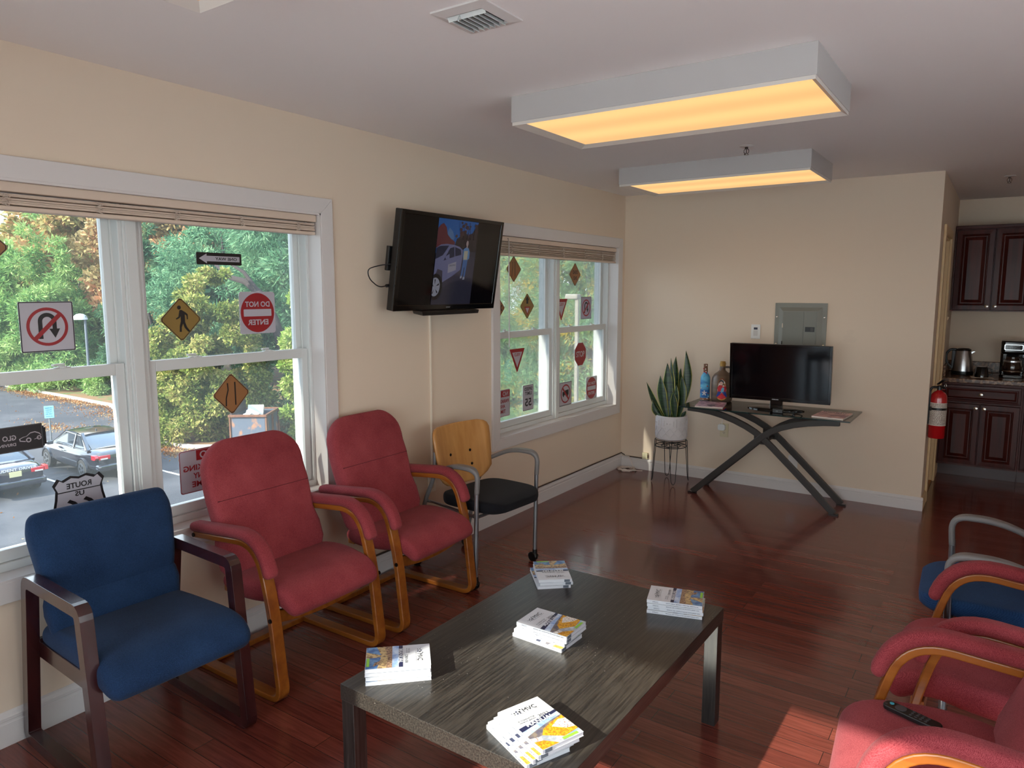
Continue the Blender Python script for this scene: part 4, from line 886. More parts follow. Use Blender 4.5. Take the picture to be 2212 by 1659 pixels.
for (bx, by, tx, ty, tz, w, bend, fa, tw) in ((.03, .0, .10, .02, .75, .027, (.05, 0, -.0), .1, .6), (.0, .03, .02, .02, .70, .03, (-.0, 0, 0), .3, .5), (-.005, .0, -.02, .0, .685, .028, (.0, 0, 0), -.2, -.5), (-.02, -.02, -.045, -.02, .645, .031, (.0, 0, 0), .1, .3), (-.03, -.03, -.10, -.03, .54, .03, (-.015, 0, 0), .2, -.2), (-.05, .02, -.215, .0, .475, .026, (-.0, 0, -.05), -.5, .3), (-.05, -.03, -.155, -.05, .335, .026, (-.01, 0, -.03), .4, .5), (.03, -.04, .01, -.06, .41, .022, (-.0, 0, 0), .1, .2), (.05, -.02, .075, -.03, .55, .024, (.02, 0, 0), -.3, .5), (.06, .0, .115, .0, .245, .016, (0, 0, 0), .2, .3), (.02, .05, .06, .06, .60, .027, (0, 0, 0), .5, .2), (.02, -.03, .035, -.03, .47, .022, (0, 0, 0), -.4, .3)):
    leaf((bx, by, .165), (tx, ty, tz), w, bend, fa - .3, tw)

# cables along the skirting
t = thing('phone_jack', 'small ivory jack box on the back wall just above the baseboard near the corner', 'jack box', (.25, D, .13), -PI / 2)
b = MB(); b.bb(0, .028, -.026, .026, -.027, .03); b.build('box', mat('ivory_plastic', (214, 206, 170), rough=.4), t, bevel=.003); b = MB(); b.bb(.004, .024, .0262, .0275, -.015, .012); b.build('port', mat('jack_port', (86, 62, 44), rough=.6), t)
b = MB(); b.tube([(.014, y, .131 + .0012 * math.sin(y * 9)) for y in [2.2 + .19 * k for k in range(19)] + [5.612]] + [(.05, 5.619, .112), (.1, 5.618, .106), (.19, 5.618, .105), (.224, 5.614, .106)], .005, 8); o = b.build('wall_cable', mat('dark_cable', (70, 58, 50), rough=.6), smooth=60); tag(o, 'dark cable running along the top of the baseboard into the corner', 'cable')
b = MB(); pts = []
for i in range(150):
    a = i / 150 * 2 * PI * 5.2; r = .075 + .012 * math.sin(i * .9) + .006 * math.sin(i * .37); pts.append((.115 + r * math.cos(a) * 1.0, 5.52 + r * .8 * math.sin(a), .004 + .017 * (i / 150) + .003 * math.sin(i * 1.7)))
pts += [(.15, 5.56, .05), (.10, 5.60, .11), (.05, 5.616, .115)]
b.tube(pts, .0032, 6); b.tube([(.17, 5.54, .004), (.22, 5.545, .004), (.25, 5.56, .004)], .0032, 6); o = b.build('cable_coil', mat('white_cable', (222, 208, 196), rough=.5), smooth=60); tag(o, 'coil of white cable on the floor in the room corner', 'cable')

# ================================================================ SIGNS ON THE WINDOWS
SW = mat('sign_white', (184, 180, 188), rough=.4); SR = mat('sign_red', (152, 34, 38), rough=.4); SY = mat('sign_yellow', (144, 116, 60), rough=.4); SK = mat('sign_black', (30, 26, 26), rough=.4); SO = mat('sign_orange', (152, 106, 66), rough=.4)
XU, XL = -.1415, -.105
AY, AZ = V((0, 1, 0)), V((0, 0, 1))
class Sign:
    def __init__(s, label, x, y, z, name='traffic_sign', grp='road signs stuck to the windows'):
        s.t = thing(name, label, 'sign', (x, y, z), 0, grp); s.k = 0
    def panel(s, poly, m): MB().prism(poly, (0, 0, 0), AY, AZ, (.0015, 0, 0)).build('panel', m, s.t); s.k = 1; return s
    def layer(s, name, m, polys):
        b = MB()
        for p in polys: b.poly(p, (.0015 + .0003 * s.k, 0, 0), AY, AZ)
        b.build(name, m, s.t); s.k += 1; return s
    def ring(s, name, m, out, inn):
        b = MB(); o = V((.0015 + .0003 * s.k, 0, 0)); A = b.ring([o + AY * u + AZ * v for u, v in out]); B = b.ring([o + AY * u + AZ * v for u, v in inn]); b.bridge(A, B); b.build(name, m, s.t); s.k += 1; return s
    def text(s, m, items, mir=True):
        b = MB()
        for w in items: b.text(w[0], V((.0015 + .0003 * s.k, 0, 0)) + AY * w[1] + AZ * w[2], AY * (-1 if mir else 1), AZ, w[3], w[4], .025)
        b.build('lettering', m, s.t); s.k += 1; return s
dia = lambda r, c=.006: [(r - c, -c), (r - c, c), (c, r - c), (-c, r - c), (-r + c, c), (-r + c, -c), (-c, -r + c), (c, -r + c)]
rr = lambda w, h, r: rrect(w, h, r)
def shape(pts, cx=0, cy=0, k=1): return [(cx + p[0] * k, cy + p[1] * k) for p in pts]
def diamond(label, x, y, z, m=SY, r=.0975):
    s = Sign(label, x, y, z); s.panel(dia(r), m); s.ring('border', SK, dia(r - .003), dia(r - .0068)); return s
lane = [[(-.022, .052), (-.016, .052), (-.014, .02), (-.026, -.02), (-.027, -.055), (-.034, -.055), (-.032, -.018), (-.02, .02)], [(.016, .054), (.023, .054), (.023, -.054), (.016, -.054)]]
s = Sign('square white no U-turn sign low in the left pane of the large window', XU, .9435, 1.475); s.panel(rr(.188, .188, .004), SW); s.ring('border', SK, rr(.186, .186, .004), rr(.179, .179, .003))
def uturn(s, k=1.):
    a = [(-.03 + .0 * i, -.045) for i in range(1)]; R, r = .032, .017
    arc = [(R * math.cos(q), .02 + R * math.sin(q)) for q in [PI - PI * i / 12 for i in range(13)]]; arc2 = [(r * math.cos(q), .02 + r * math.sin(q)) for q in [PI * i / 12 for i in range(13)]]
    pts = [(-R, -.045)] + arc + [(R, -.008), (.043, -.008), (.0245, -.043), (.005, -.008), (r, -.008)] + arc2 + [(-r, -.045)]
    s.layer('arrow', SK, [shape(pts, 0, 0, k)]); s.ring('prohibition_ring', SR, disc(.072 * k, 40), disc(.061 * k, 40)); q = .0055; s.layer('slash', SR, [shape([(-.046 - q, -.046 + q), (-.046 + q, -.046 - q), (.046 + q, .046 - q), (.046 - q, .046 + q)], 0, 0, k)])
uturn(s)
diamond('tan diamond sign cut by the left edge of the photo, high in the large window', XU, .742, 1.763, SO)
s = Sign('black and white one-way arrow sign near the top of the large window', XU, 1.681, 1.7535); s.panel(rr(.229, .054, .005), SK)
s.layer('arrow', SW, [[(-.102, 0), (-.064, .022), (-.064, .012), (.104, .012), (.104, -.012), (-.064, -.012), (-.064, -.022)]]); s.text(SK, [('ONE WAY', .034, 0, .112, .014)])
s = diamond('yellow diamond pedestrian crossing sign in the right half of the large window', XU, 1.478, 1.485)
s.layer('walking_figure', SK, [disc(.0088, 18, -.007, .052), [(-.006, .04), (.003, .042), (.02, .032), (.032, .022), (.032, -.0), (.027, -.0), (.026, .016), (.018, .022), (.018, -.012), (.026, -.034), (.04, -.052), (.031, -.056), (.014, -.036), (.008, -.018), (.001, -.034), (.0, -.054), (-.01, -.054), (-.008, -.028), (-.002, -.008), (-.002, .014), (-.007, .006), (-.022, -.0), (-.024, .005), (-.012, .012)]])
def dne(label, x, y, z, mir):
    s = Sign(label, x, y, z); s.panel(rr(.2, .2, .014), SW); s.layer('red_disc', SR, [disc(.094, 48)]); s.layer('bar', SW, [rr(.156, .034, .003)]); s.text(SW, [('DO NOT', 0, .041, .138, .026), ('ENTER', 0, -.045, .116, .026)], mir); return s
dne('red and white do-not-enter sign with mirrored words in the large window', XU, 1.872, 1.505, True)
s = diamond('tan diamond lane-ends sign below the meeting rail of the large window', XL, 1.683, 1.135, SO); s.layer('lane_lines', SK, lane)
diamond('diamond sign hidden behind the first red chair back, only its tip showing', XL, 1.872, .837, SO)
s = Sign('white no-parking sign partly hidden behind the first red chair', XL, 1.505, .812); s.panel(rr(.196, .194, .012), SW); s.ring('border', SR, rr(.192, .19, .01), rr(.187, .185, .009)); s.layer('red_corner', SR, [[(-.016, .045), (.092, .045), (.092, .091), (-.016, .091)]])
s.text(SW, [('NO', .036, .068, .07, .034)]); s.text(SR, [('PARKING', .0, .015, .16, .026), ('ANY', .0, -.022, .07, .026), ('TIME', .0, -.06, .085, .026)])
s = Sign('white route shield sign with mirrored 66 behind the navy chair', XL, .9935, .80)
sh = [(0, .092), (.03, .1), (.062, .086), (.078, .096), (.096, .072), (.086, .048), (.09, .014), (.1, -.03), (.088, -.066), (.05, -.09), (0, -.105)]; shp = sh + [(-p[0], p[1]) for p in sh[1:-1]][::-1]
s.panel(shp, SK); s.layer('field', SW, [[(p[0] * .90, p[1] * .90) for p in shp]]); s.layer('divider', SK, [[(-.078, .041), (.078, .041), (.078, .037), (-.078, .037)]]); s.text(SK, [('ROUTE', 0, .06, .092, .022), ('US', 0, .025, .034, .019), ('66', 0, -.026, .116, .066)])
s = Sign('black driving school banner with a white car outline, cut by the left edge', XL, .732, 1.074, 'window_banner', None); s.panel(rr(.298, .094, .004), mat('banner_black', (34, 30, 31), rough=.4)); s.ring('border', mat('banner_line', (120, 112, 114)), rr(.294, .09, .004), rr(.292, .088, .003))
BW_ = mat('banner_white', (176, 166, 172), rough=.5)
s.layer('car_outline', BW_, [shape(p, .108, .0, 1.) for p in ([(-.036, -.012), (-.038, -.002), (-.024, .004), (-.014, .005), (.0, .017), (.016, .019), (.03, .012), (.036, .003), (.035, .001), (.028, .009), (.015, .0155), (.0, .0135), (-.012, .004), (-.024, .0015), (-.034, -.003), (-.033, -.012)], [(-.034, -.012), (-.018, -.016), (-.016, -.013), (-.032, -.009)], [(.012, -.011), (.028, -.007), (.028, -.005), (.012, -.009)])])
s.ring('wheel_outline', BW_, shape(disc(.009, 20), .101, -.01), shape(disc(.005, 20), .101, -.01)); s.ring('wheel_outline', BW_, shape(disc(.008, 20), .136, -.006), shape(disc(.0045, 20), .136, -.006))
s.text(BW_, [('GLO', .039, .006, .044, .019), ('DRIVING', .026, -.019, .066, .011)])
b = MB(); b.bb(-.001, .004, .1495, .153, -.04, .036); b.bb(-.001, .006, .1535, .1585, -.034, .03); b.build('holder_strip', SK, s.t)

s = diamond('tan diamond lane-ends sign in the top left of the corner window', XU, 4.072, 1.768, SO); s.layer('lane_lines', SK, [[(p[0] * .8, p[1]) for p in q] for q in lane])
s = diamond('diamond sign half hidden at the left side of the corner window', XU, 3.86, 1.489, SO); s.text(SK, [('D', .052, .0, .02, .04)])
s = diamond('yellow diamond yield-ahead sign with an arrow over a red triangle, corner window', XU, 4.253, 1.497); s.layer('arrow', SK, [[(-.013, .018), (.013, .018), (.013, .045), (.026, .045), (0, .078), (-.026, .045), (-.013, .045)]]); s.layer('triangle', SR, [[(-.042, -.004), (.042, -.004), (0, -.074)]]); s.layer('triangle_field', SW, [[(-.025, -.014), (.025, -.014), (0, -.056)]])
s = diamond('tan diamond dead-end sign at the top of the corner window', XU, 4.982, 1.746, SO); s.text(SK, [('DEAD', 0, .02, .085, .03), ('END', 0, -.03, .06, .03)])
def yld(label, x, y, z):
    s = Sign(label, x, y, z); s.panel([(-.098, .085), (-.092, .088), (.092, .088), (.098, .085), (.004, -.084), (-.004, -.084)], SR); s.layer('field', SW, [[(-.066, .062), (.066, .062), (0, -.05)]]); s.text(SR, [('YIELD', 0, .044, .082, .022)]); return s
yld('yield triangle partly behind the centre post high in the corner window', XU, 4.761, 1.458)
yld('yield triangle with a mirrored word in the lower left of the corner window', XL, 4.064, 1.101)
s = Sign('square no U-turn sign, pale and backlit, in the corner window', XU, 5.182, 1.466); s.panel(rr(.188, .19, .004), mat('sign_grey', (170, 164, 184), rough=.4)); s.ring('border', SK, rr(.186, .188, .004), rr(.18, .182, .003)); uturn(s)
s = Sign('white speed limit 55 sign in the lower corner window', XL, 4.214, .807); s.panel(rr(.15, .195, .01), SW); s.ring('border', SK, rr(.146, .191, .009), rr(.141, .186, .008)); s.text(SK, [('SPEED', 0, .067, .11, .026), ('LIMIT', 0, .033, .09, .026), ('55', 0, -.035, .09, .06)])
s = Sign('white no-parking sign at the lower left of the corner window', XL, 3.87, .805); s.panel(rr(.196, .197, .012), SW); s.ring('border', SR, rr(.192, .193, .01), rr(.187, .188, .009)); s.layer('red_corner', SR, [[(-.016, .045), (.092, .045), (.092, .091), (-.016, .091)]]); s.text(SW, [('NO', .04, .068, .07, .034)]); s.text(SR, [('PARKING', .0, .015, .16, .026), ('ANY', .0, -.022, .07, .026), ('TIME', .0, -.06, .085, .026)])
s = Sign('red octagonal stop sign in the corner window', XL, 5.024, 1.08); oc = lambda r: [(r * math.cos(PI / 8 + k * PI / 4), r * math.sin(PI / 8 + k * PI / 4)) for k in range(8)]; s.panel(oc(.106), SW); s.layer('field', SR, [oc(.102)]); s.text(SW, [('STOP', 0, 0, .144, .05)], False)
s = Sign('square white no-trucks sign at the bottom of the corner window', XL, 4.779, .77); s.panel(rr(.2, .194, .004), SW); s.ring('border', SK, rr(.198, .192, .004), rr(.19, .184, .003))
s.layer('truck', SK, [[(-.05, -.012), (-.05, .018), (-.03, .018), (-.03, .026), (-.012, .026), (-.012, -.012)], [(-.008, -.012), (-.008, .028), (.05, .032), (.05, -.012)], disc(.009, 14, -.036, -.016), disc(.009, 14, .012, -.016), disc(.009, 14, .034, -.016)]); s.ring('prohibition_ring', SR, disc(.078, 40), disc(.066, 40)); q = .006; s.layer('slash', SR, [[(-.05 - q, .05 - q), (-.05 + q, .05 + q), (.05 + q, -.05 + q), (.05 - q, -.05 - q)]])
dne('red and white do-not-enter sign with readable words, corner window', XL, 5.234, .768, False)

# ================================================================ KITCHEN CORNER
CH = woodgrain('cherry_cabinet', (78, 25, 17), (54, 14, 10), 'z', rough=.4, coat=.05, spec=.25); CHX = woodgrain('cherry_cabinet_rail', (78, 25, 17), (54, 14, 10), 'x', rough=.4, coat=.05, spec=.25)
KNOB = CHROME
def raised_door(name, par, x0, x1, z0, z1, y, m=CH, knob=None):
    """frame-and-raised-panel door, face at y looking to -y"""
    b = MB(); steps = [(0, 0), (.004, -.018), (.042, -.02), (.046, -.012), (.052, -.014), (.058, -.006), (.066, -.006), (.092, -.019), (.096, -.019)]; prev = None
    for ins, dy in steps:
        R = b.ring([(x0 + ins, y + dy, z0 + ins), (x1 - ins, y + dy, z0 + ins), (x1 - ins, y + dy, z1 - ins), (x0 + ins, y + dy, z1 - ins)])
        if prev: b.bridge(prev, R)
        prev = R
    b.f(prev); d = b.build(name, m, par)
    if knob: kb = MB(); kb.lathe([(.006, 0), (.005, .008), (.011, .012), (.0155, .017), (.015, .022), (.001, .026)], n=18); k = kb.build('knob', KNOB, d, smooth=40); k.location = (knob[0], y - .019, knob[1]); k.rotation_euler = (PI / 2, 0, 0)
    return d
def cab(label, x0, x1, z0, z1, yf, lower, full=True):
    t = thing('base_cabinet' if lower else 'wall_cabinet', label, 'cabinet', (0, 0, 0), 0, 'cherry kitchen cabinets'); t.location = (x0, yf, z0); w = x1 - x0; h = z1 - z0
    b = MB(); b.bb(0, w, .0, K - yf - .002, .0 if not lower else .10, h); b.build('carcass', CH, t)
    if lower: b = MB(); b.bb(0, w, .055, .07, 0, .10); b.build('toe_kick', mat('toe_kick', (52, 20, 20), rough=.35), t)
    if lower:
        raised_drawer(t, .012, w - .012, h - .165, h - .02); z = h - .178
    else: z = h - .035
    if full:
        raised_door('door', t, .012, w / 2 - .002, .115 if lower else .01, z, 0, knob=(w / 2 - .03, z - .035 if lower else .045)); raised_door('door', t, w / 2 + .002, w - .012, .115 if lower else .01, z, 0, knob=(w / 2 + .03, z - .035 if lower else .045))
    else: raised_door('door', t, .012, w - .012, .115 if lower else .01, z, 0, knob=(.045, z - .035))
    if not lower: b = MB(); b.bb(0, w, -.022, 0, h - .03, h); b.build('top_moulding', CHX, t, bevel=.004)
    return t
def raised_drawer(t, x0, x1, z0, z1):
    b = MB(); prev = None
    for ins, dy in [(0, 0), (.004, -.018), (.022, -.02), (.026, -.013), (.032, -.013), (.046, -.019), (.05, -.019)]:
        R = b.ring([(x0 + ins, dy, z0 + ins), (x1 - ins, dy, z0 + ins), (x1 - ins, dy, z1 - ins), (x0 + ins, dy, z1 - ins)])
        if prev: b.bridge(prev, R)
        prev = R
    b.f(prev); d = b.build('drawer', CHX, t); kb = MB(); kb.lathe([(.006, 0), (.005, .008), (.011, .012), (.0155, .017), (.015, .022), (.001, .026)], n=18); k = kb.build('knob', KNOB, d, smooth=40); k.location = ((x0 + x1) / 2, -.019, (z0 + z1) / 2); k.rotation_euler = (PI / 2, 0, 0)
YF = 6.95
cab('cherry base cabinet with a drawer and two doors beside the side wall', W + .002, 3.02, 0, .826, YF, True)
cab('cherry base cabinet cut by the right edge of the photo', 3.022, 3.48, 0, .826, YF, True, False)
cab('cherry wall cabinet with two raised-panel doors above the kettle', W + .004, 3.035, 1.432, 2.18, 7.28, False)
GRAN = mat('speckled_laminate', (88, 62, 48), rough=.25, spec=.5, var=((160, 124, 96), 46, .44, .62, 8))
b = MB(); b.bb(W + .001, 3.6, YF - .03, K - .001, .827, .866); b.bb(W + .001, 3.6, K - .022, K - .001, .866, .965); b.bb(W + .001, W + .022, YF + .05, K - .022, .866, .965)
o = b.build('countertop', GRAN, bevel=.006); tag(o, 'brown speckled kitchen countertop with a low backsplash', 'countertop')
t = thing('electric_kettle', 'stainless electric kettle with a black handle on the kitchen counter', 'kettle', (2.565, 7.27, .8662), .0); CT = .0
b = MB(); b.lathe([(.001, 0), (.082, 0), (.084, .008), (.082, .034), (.001, .036)]); b.build('base', BLACK, t, smooth=40)
b = MB(); b.lathe([(.079, .034), (.078, .05), (.062, .212), (.06, .216)], n=36); b.prism([(-.012, .175), (-.0, .205), (.016, .212), (.03, .212)], (.058, -.018, 0), (1, 0, 0), (0, 0, 1), (0, .036, 0)); b.build('body', STEEL, t, smooth=40)
b = MB(); b.lathe([(.061, .214), (.058, .226), (.04, .236), (.001, .238)]); b.build('lid', BLACK, t, smooth=40)
b = MB(); b.strip(fillet([(-.05, 0, .222), (-.10, 0, .226), (-.135, 0, .18), (-.125, 0, .10), (-.082, 0, .06)], .035, 5), (0, 1, 0), .026, .02); b.build('handle', BLACK, t, bevel=.006)
b = MB(); b.bb(-.088, -.062, -.014, .014, .05, .215); b.build('handle_spine', BLACK, t, bevel=.004)
t = thing('napkin', 'white paper napkin under the upturned black mug', 'napkin', (2.72, 7.10, .8662), .1); b = MB(); b.bb(-.085, .085, -.06, .06, 0, .0018); b.build('sheet', mat('napkin_paper', (206, 190, 170), rough=.9), t)
t = thing('coffee_mug', 'black mug turned upside down on a napkin on the counter', 'mug', (2.715, 7.11, .8682), .0); b = MB(); b.lathe([(.001, .09), (.036, .09), (.042, .084), (.052, .012), (.053, 0), (.049, 0), (.047, .012), (.036, .08), (.001, .084)]); b.build('body', GLOSSB, t, smooth=40)
b = MB(); b.tube(fillet([(.04, 0, .075), (.078, 0, .07), (.075, 0, .02), (.05, 0, .02)], .02, 4), .005, 8); b.build('handle', GLOSSB, t, smooth=60)
t = thing('coffee_maker', 'black drip coffee maker with a glass carafe on the kitchen counter', 'coffee maker', (2.93, 7.28, .8662), 0)
b = MB(); b.prism(rrect(.18, .24, .03), (0, 0, 0), (1, 0, 0), (0, 1, 0), (0, 0, .028)); b.build('base', GLOSSB, t, bevel=.004)
b = MB(); b.prism(rrect(.18, .09, .02), (0, .07, .028), (1, 0, 0), (0, 1, 0), (0, 0, .19)); b.build('tank', GLOSSB, t, bevel=.004)
b = MB(); b.loft([[(x * k, y * k2, z) for x, y in rrect(.18, .23, .03)] for k, k2, z in ((.9, .94, .205), (1, 1, .225), (1.02, 1, .305), (.98, .97, .318))]); b.build('brew_head', GLOSSB, t, bevel=.003)
b = MB(); b.prism(rrect(.135, .05, .01), (0, -.114, .265), (1, 0, 0), (0, 0, 1), (0, -.003, 0)); b.build('control_trim', STEEL, t); b = MB(); b.prism(rrect(.122, .038, .008), (0, -.117, .265), (1, 0, 0), (0, 0, 1), (0, -.002, 0)); b.build('control_panel', SCRN, t)
b = MB()
for x in (-.035, 0, .03): b.bb(x - .01, x + .01, -.1194, -.119, .272, .277); b.bb(x - .012, x + .012, -.1194, -.119, .253, .257)
b.build('button_marks', mat('grey_print', (150, 150, 152)), t)
CG = mat('carafe_glass', (50, 30, 22), rough=.04, spec=.6, coat=.4, trans=.35)
b = MB(); b.lathe([(.001, .03), (.058, .03), (.07, .05), (.074, .09), (.064, .135), (.05, .165), (.052, .18), (.001, .182)], (0, -.025, 0), 32); c_ = b.build('carafe', CG, t, smooth=50)
b = MB(); b.lathe([(.0665, .134), (.0665, .146), (.063, .15), (.063, .132)], (0, -.025, 0), 32, False); b.build('carafe_band', STEEL, c_); b = MB(); b.lathe([(.0705, .05), (.0715, .058), (.0705, .062)], (0, -.025, 0), 32, False); b.build('fill_line', CHROME, c_)
b = MB(); b.strip(fillet([(.045, -.045, .17), (.10, -.06, .165), (.105, -.06, .07), (.07, -.05, .06)], .03, 4), (.4, .9, 0), .022, .014); b.build('carafe_handle', BLACK, c_, bevel=.004)
b = MB(); b.lathe([(.05, .178), (.045, .192), (.02, .197), (.001, .197)], (0, -.025, 0)); b.build('carafe_lid', BLACK, c_, smooth=40)
t = thing('light_switch', 'ivory switch plate on the side wall beside the wall cabinet', 'switch', (W, 6.98, 1.375), 0); b = MB(); b.bb(0, .006, -.036, .036, -.058, .058); b.build('cover_plate', mat('ivory_plate', (226, 200, 160), rough=.4), t, bevel=.002)
b = MB(); b.box((.008, 0, 0), (.014, .012, .026), M.Rotation(.4, 3, 'Y')); b.build('toggle', mat('ivory_plate'), t)
t = thing('fire_extinguisher', 'red fire extinguisher hung on the wall end beside the doorway', 'fire extinguisher', (2.490, 5.70, .545), .45)
FRED = mat('extinguisher_red', (176, 14, 22), rough=.22, coat=.6)
b = MB(); b.lathe([(.001, 0), (.05, 0), (.055, .006), (.055, .29), (.05, .318), (.034, .338), (.018, .346), (.016, .352)], n=32); b.build('cylinder', FRED, t, smooth=45)
b = MB(); b.lathe([(.0556, .095), (.0556, .262)], n=32, cap=False); b.build('label', mat('label_cream', (206, 196, 184), rough=.5), t, smooth=60)
b = MB(); random.seed(9)
for z in [.105 + .0085 * i for i in range(18)]:
    if .206 < z < .228: continue
    a = -1.7
    while a < 1.2:
        l = random.uniform(.06, .3); b.f([b.v(onr(q, zz, .0559)) for q, zz in ((a, z), (a + l, z), (a + l, z + .0036), (a, z + .0036))]); a += l + random.uniform(.03, .12)
b.build('label_print', mat('label_ink', (92, 74, 72), rough=.6), t)
b = MB(); b.lathe([(.0566, .208), (.0566, .226)], n=32, cap=False); b.bb(-.06, -.035, -.02, .09, .203, .231); b.bb(-.075, -.055, .0, .06, .10, .34); b.build('bracket_strap', BLACK, t, smooth=45)
b = MB(); b.cyl((0, 0, .346), (0, 0, .385), .016, .014); b.box((.01, -.012, .378), (.02, .06, .014)); b.build('valve', BLACK, t, smooth=45)
b = MB(); b.strip(fillet([(.0, .03, .375), (.0, -.02, .385), (.0, -.085, .372)], .02, 3), (1, 0, 0), .02, .006); b.strip(fillet([(.0, .03, .39), (.0, -.01, .41), (.0, -.06, .432)], .02, 3), (1, 0, 0), .018, .006); b.build('handle', BLACK, t)
b = MB(); b.tube([(.03 + .0, -.02 + .016 * math.cos(a), .385 + .016 * math.sin(a)) for a in [2 * PI * i / 20 for i in range(20)]], .0018, 6, closed=True); b.build('pull_ring', CHROME, t); b = MB(); b.cyl((.016, 0, .365), (.034, -.006, .365), .014, n=18); b.build('gauge', CHROME, t)
b = MB(); b.tube(fillet([(-.014, 0, .37), (-.05, 0, .375), (-.066, .01, .33), (-.066, .01, .18)], .03, 4), .0085, 10); b.build('hose', BLACK, t, smooth=60)

# ================================================================ OUTSIDE
ASPH = mat('asphalt', (66, 66, 70), rough=.9, spec=.15, var=((82, 81, 84), .6, .4, .65, 8), bump=(30, .3, .01))
b = MB(); b.bb(-140, 90, -70, 160, G - .3, G); struct(b.build('ground', ASPH))
b = MB(); b.bb(-.3, 14, -16, YR - .22, -.42, -.3); b.bb(XR + .22, 14, YR - .22, 9, -.42, -.3); struct(b.build('bounce_slab', mat('bounce_slab_white', (236, 236, 232), rough=.8)))  # unseen white slabs added outside to bounce light up onto the ceiling
VERGE = mat('mulch_verge', (120, 88, 56), rough=1., var=((84, 96, 48), 1.1, .48, .6, 6))
b = MB(); cv = [(-95, 19.6), (-50, 19.5), (-37, 19.2), (-30, 17.2), (-25.2, 15.3), (-23.4, 15.6), (-20.6, 17.6), (-16, 20.5), (-9, 24), (10, 30), (10, 120), (-95, 120)]
b.prism(cv, (0, 0, G + .0005), (1, 0, 0), (0, 1, 0), (0, 0, .13)); struct(b.build('verge_ground', VERGE))
b = MB(); b.strip([(p[0], p[1], G + .08) for p in cv[:10]], (0, 0, 1), .16, .16); struct(b.build('kerb_edge', mat('concrete_kerb', (160, 152, 144), rough=.9)))
b = MB()
for y in (13.0, 10.2, 7.4): b.bb(-26, -19.6, y - .05, y + .05, G, G + .004)
o = struct(b.build('parking_lines', mat('road_paint', (206, 204, 200), rough=.8)))
def mesh_np(name, verts, faces, mats, parent=None):
    me = bpy.data.meshes.new(name); nv, nf = len(verts), len(faces); k = faces.shape[1]
    me.vertices.add(nv); me.vertices.foreach_set('co', verts.astype(np.float32).ravel()); me.loops.add(nf * k); me.loops.foreach_set('vertex_index', faces.astype(np.int32).ravel())
    me.polygons.add(nf); me.polygons.foreach_set('loop_start', np.arange(0, nf * k, k, dtype=np.int32)); me.update(calc_edges=True)
    me.materials.append(mats); o = bpy.data.objects.new(name, me); COL.objects.link(o)
    if parent: o.parent = parent
    return o
rng = np.random.default_rng(4)
def leaves(name, centers, normals, size, asp, mt, parent, droop=None):
    n = len(centers); d = rng.normal(size=(n, 3)); d = d + normals * .6
    if droop is not None: d = d * .5 + normals * 1.0 + np.array(droop)
    d /= np.linalg.norm(d, axis=1, keepdims=True); r = rng.normal(size=(n, 3)); s = np.cross(d, r); s /= np.linalg.norm(s, axis=1, keepdims=True) + 1e-9
    L = size * rng.uniform(.6, 1.4, (n, 1)); Wd = L * asp
    a = centers - s * Wd / 2; b_ = centers + d * L * .5 - s * Wd * .5; c = centers + d * L; e = centers + d * L * .5 + s * Wd * .5
    v = np.stack([centers, b_, c, e], 1).reshape(-1, 3); f = np.arange(n * 4).reshape(-1, 4)
    return mesh_np(name, v, f, mt, parent)
BARK = mat('bark', (48, 40, 38), rough=.95, bump=(14, .6, .03))
def tree(label, x, y, h, prof, n, size, asp, mt, name='tree', cat='tree', group='trees beyond the parking lot', base=.13, lumps=26, clump=.42, droop=None, branches=(), seed=1, trunk=.16, cz=0.0, fill=.55, th=.92):
    """prof: [(height fraction, radius)] outline of the crown; lumps give it clusters of foliage"""
    global rng
    rng = np.random.default_rng(seed); rn = random.Random(seed)
    t = thing(name, label, cat, (x, y, G + base), 0, group)
    b = MB(); b.tube([(rn.uniform(-.1, .1) * k, rn.uniform(-.1, .1) * k, h * th * k / 5) for k in range(6)], [trunk * (1 - .17 * k) for k in range(6)], 9)
    b.build('trunk', BARK, t, smooth=60)
    for br in branches: b = MB(); b.tube([V(p) for p in br[0]], br[1], 8); b.build('branch', BARK, t, smooth=60)
    hs = np.array([p[0] for p in prof]); rs = np.array([p[1] for p in prof])
    u = rng.uniform(0, 1, lumps * 40); zz = hs[0] + (hs[-1] - hs[0]) * u; rad = np.interp(zz, hs, rs); keep = rng.uniform(0, rs.max(), len(u)) < rad + .15 * rs.max(); zz = zz[keep][:lumps]; rad = rad[keep][:lumps]
    ang = rng.uniform(0, 2 * np.pi, len(zz)); rr_ = rad * np.sqrt(rng.uniform(fill, 1., len(zz)))
    lc = np.stack([rr_ * np.cos(ang), rr_ * np.sin(ang), zz * h], 1); lr = clump * (rs.max() * .35 + rad * .65) * rng.uniform(.7, 1.25, len(zz))
    pick = rng.choice(len(zz), n, p=(lr ** 2) / (lr ** 2).sum()); d = rng.normal(size=(n, 3)); d /= np.linalg.norm(d, axis=1, keepdims=True)
    q = lc[pick] + d * (lr[pick] * rng.uniform(.35, 1.0, n) ** .5)[:, None] * np.array([1, 1, .8])
    nrm = d * .7 + np.stack([np.cos(ang), np.sin(ang), np.zeros(len(zz))], 1)[pick] * .5
    leaves('foliage', q, nrm, size, asp, mt, t, droop); return t
L_ARB = leafmat('arborvitae_leaf', (104, 128, 58), (176, 186, 92), (208, 196, 120), .8, .66)
L_ARB2 = leafmat('arborvitae_bright', (122, 158, 66), (186, 210, 104), (212, 220, 134), .9, .66)
L_PINE = leafmat('white_pine_needle', (66, 118, 86), (128, 182, 134), (164, 204, 156), .5, .68)
L_DARK = leafmat('dark_conifer_needle', (54, 94, 68), (100, 146, 100), (134, 166, 120), .5, .7)
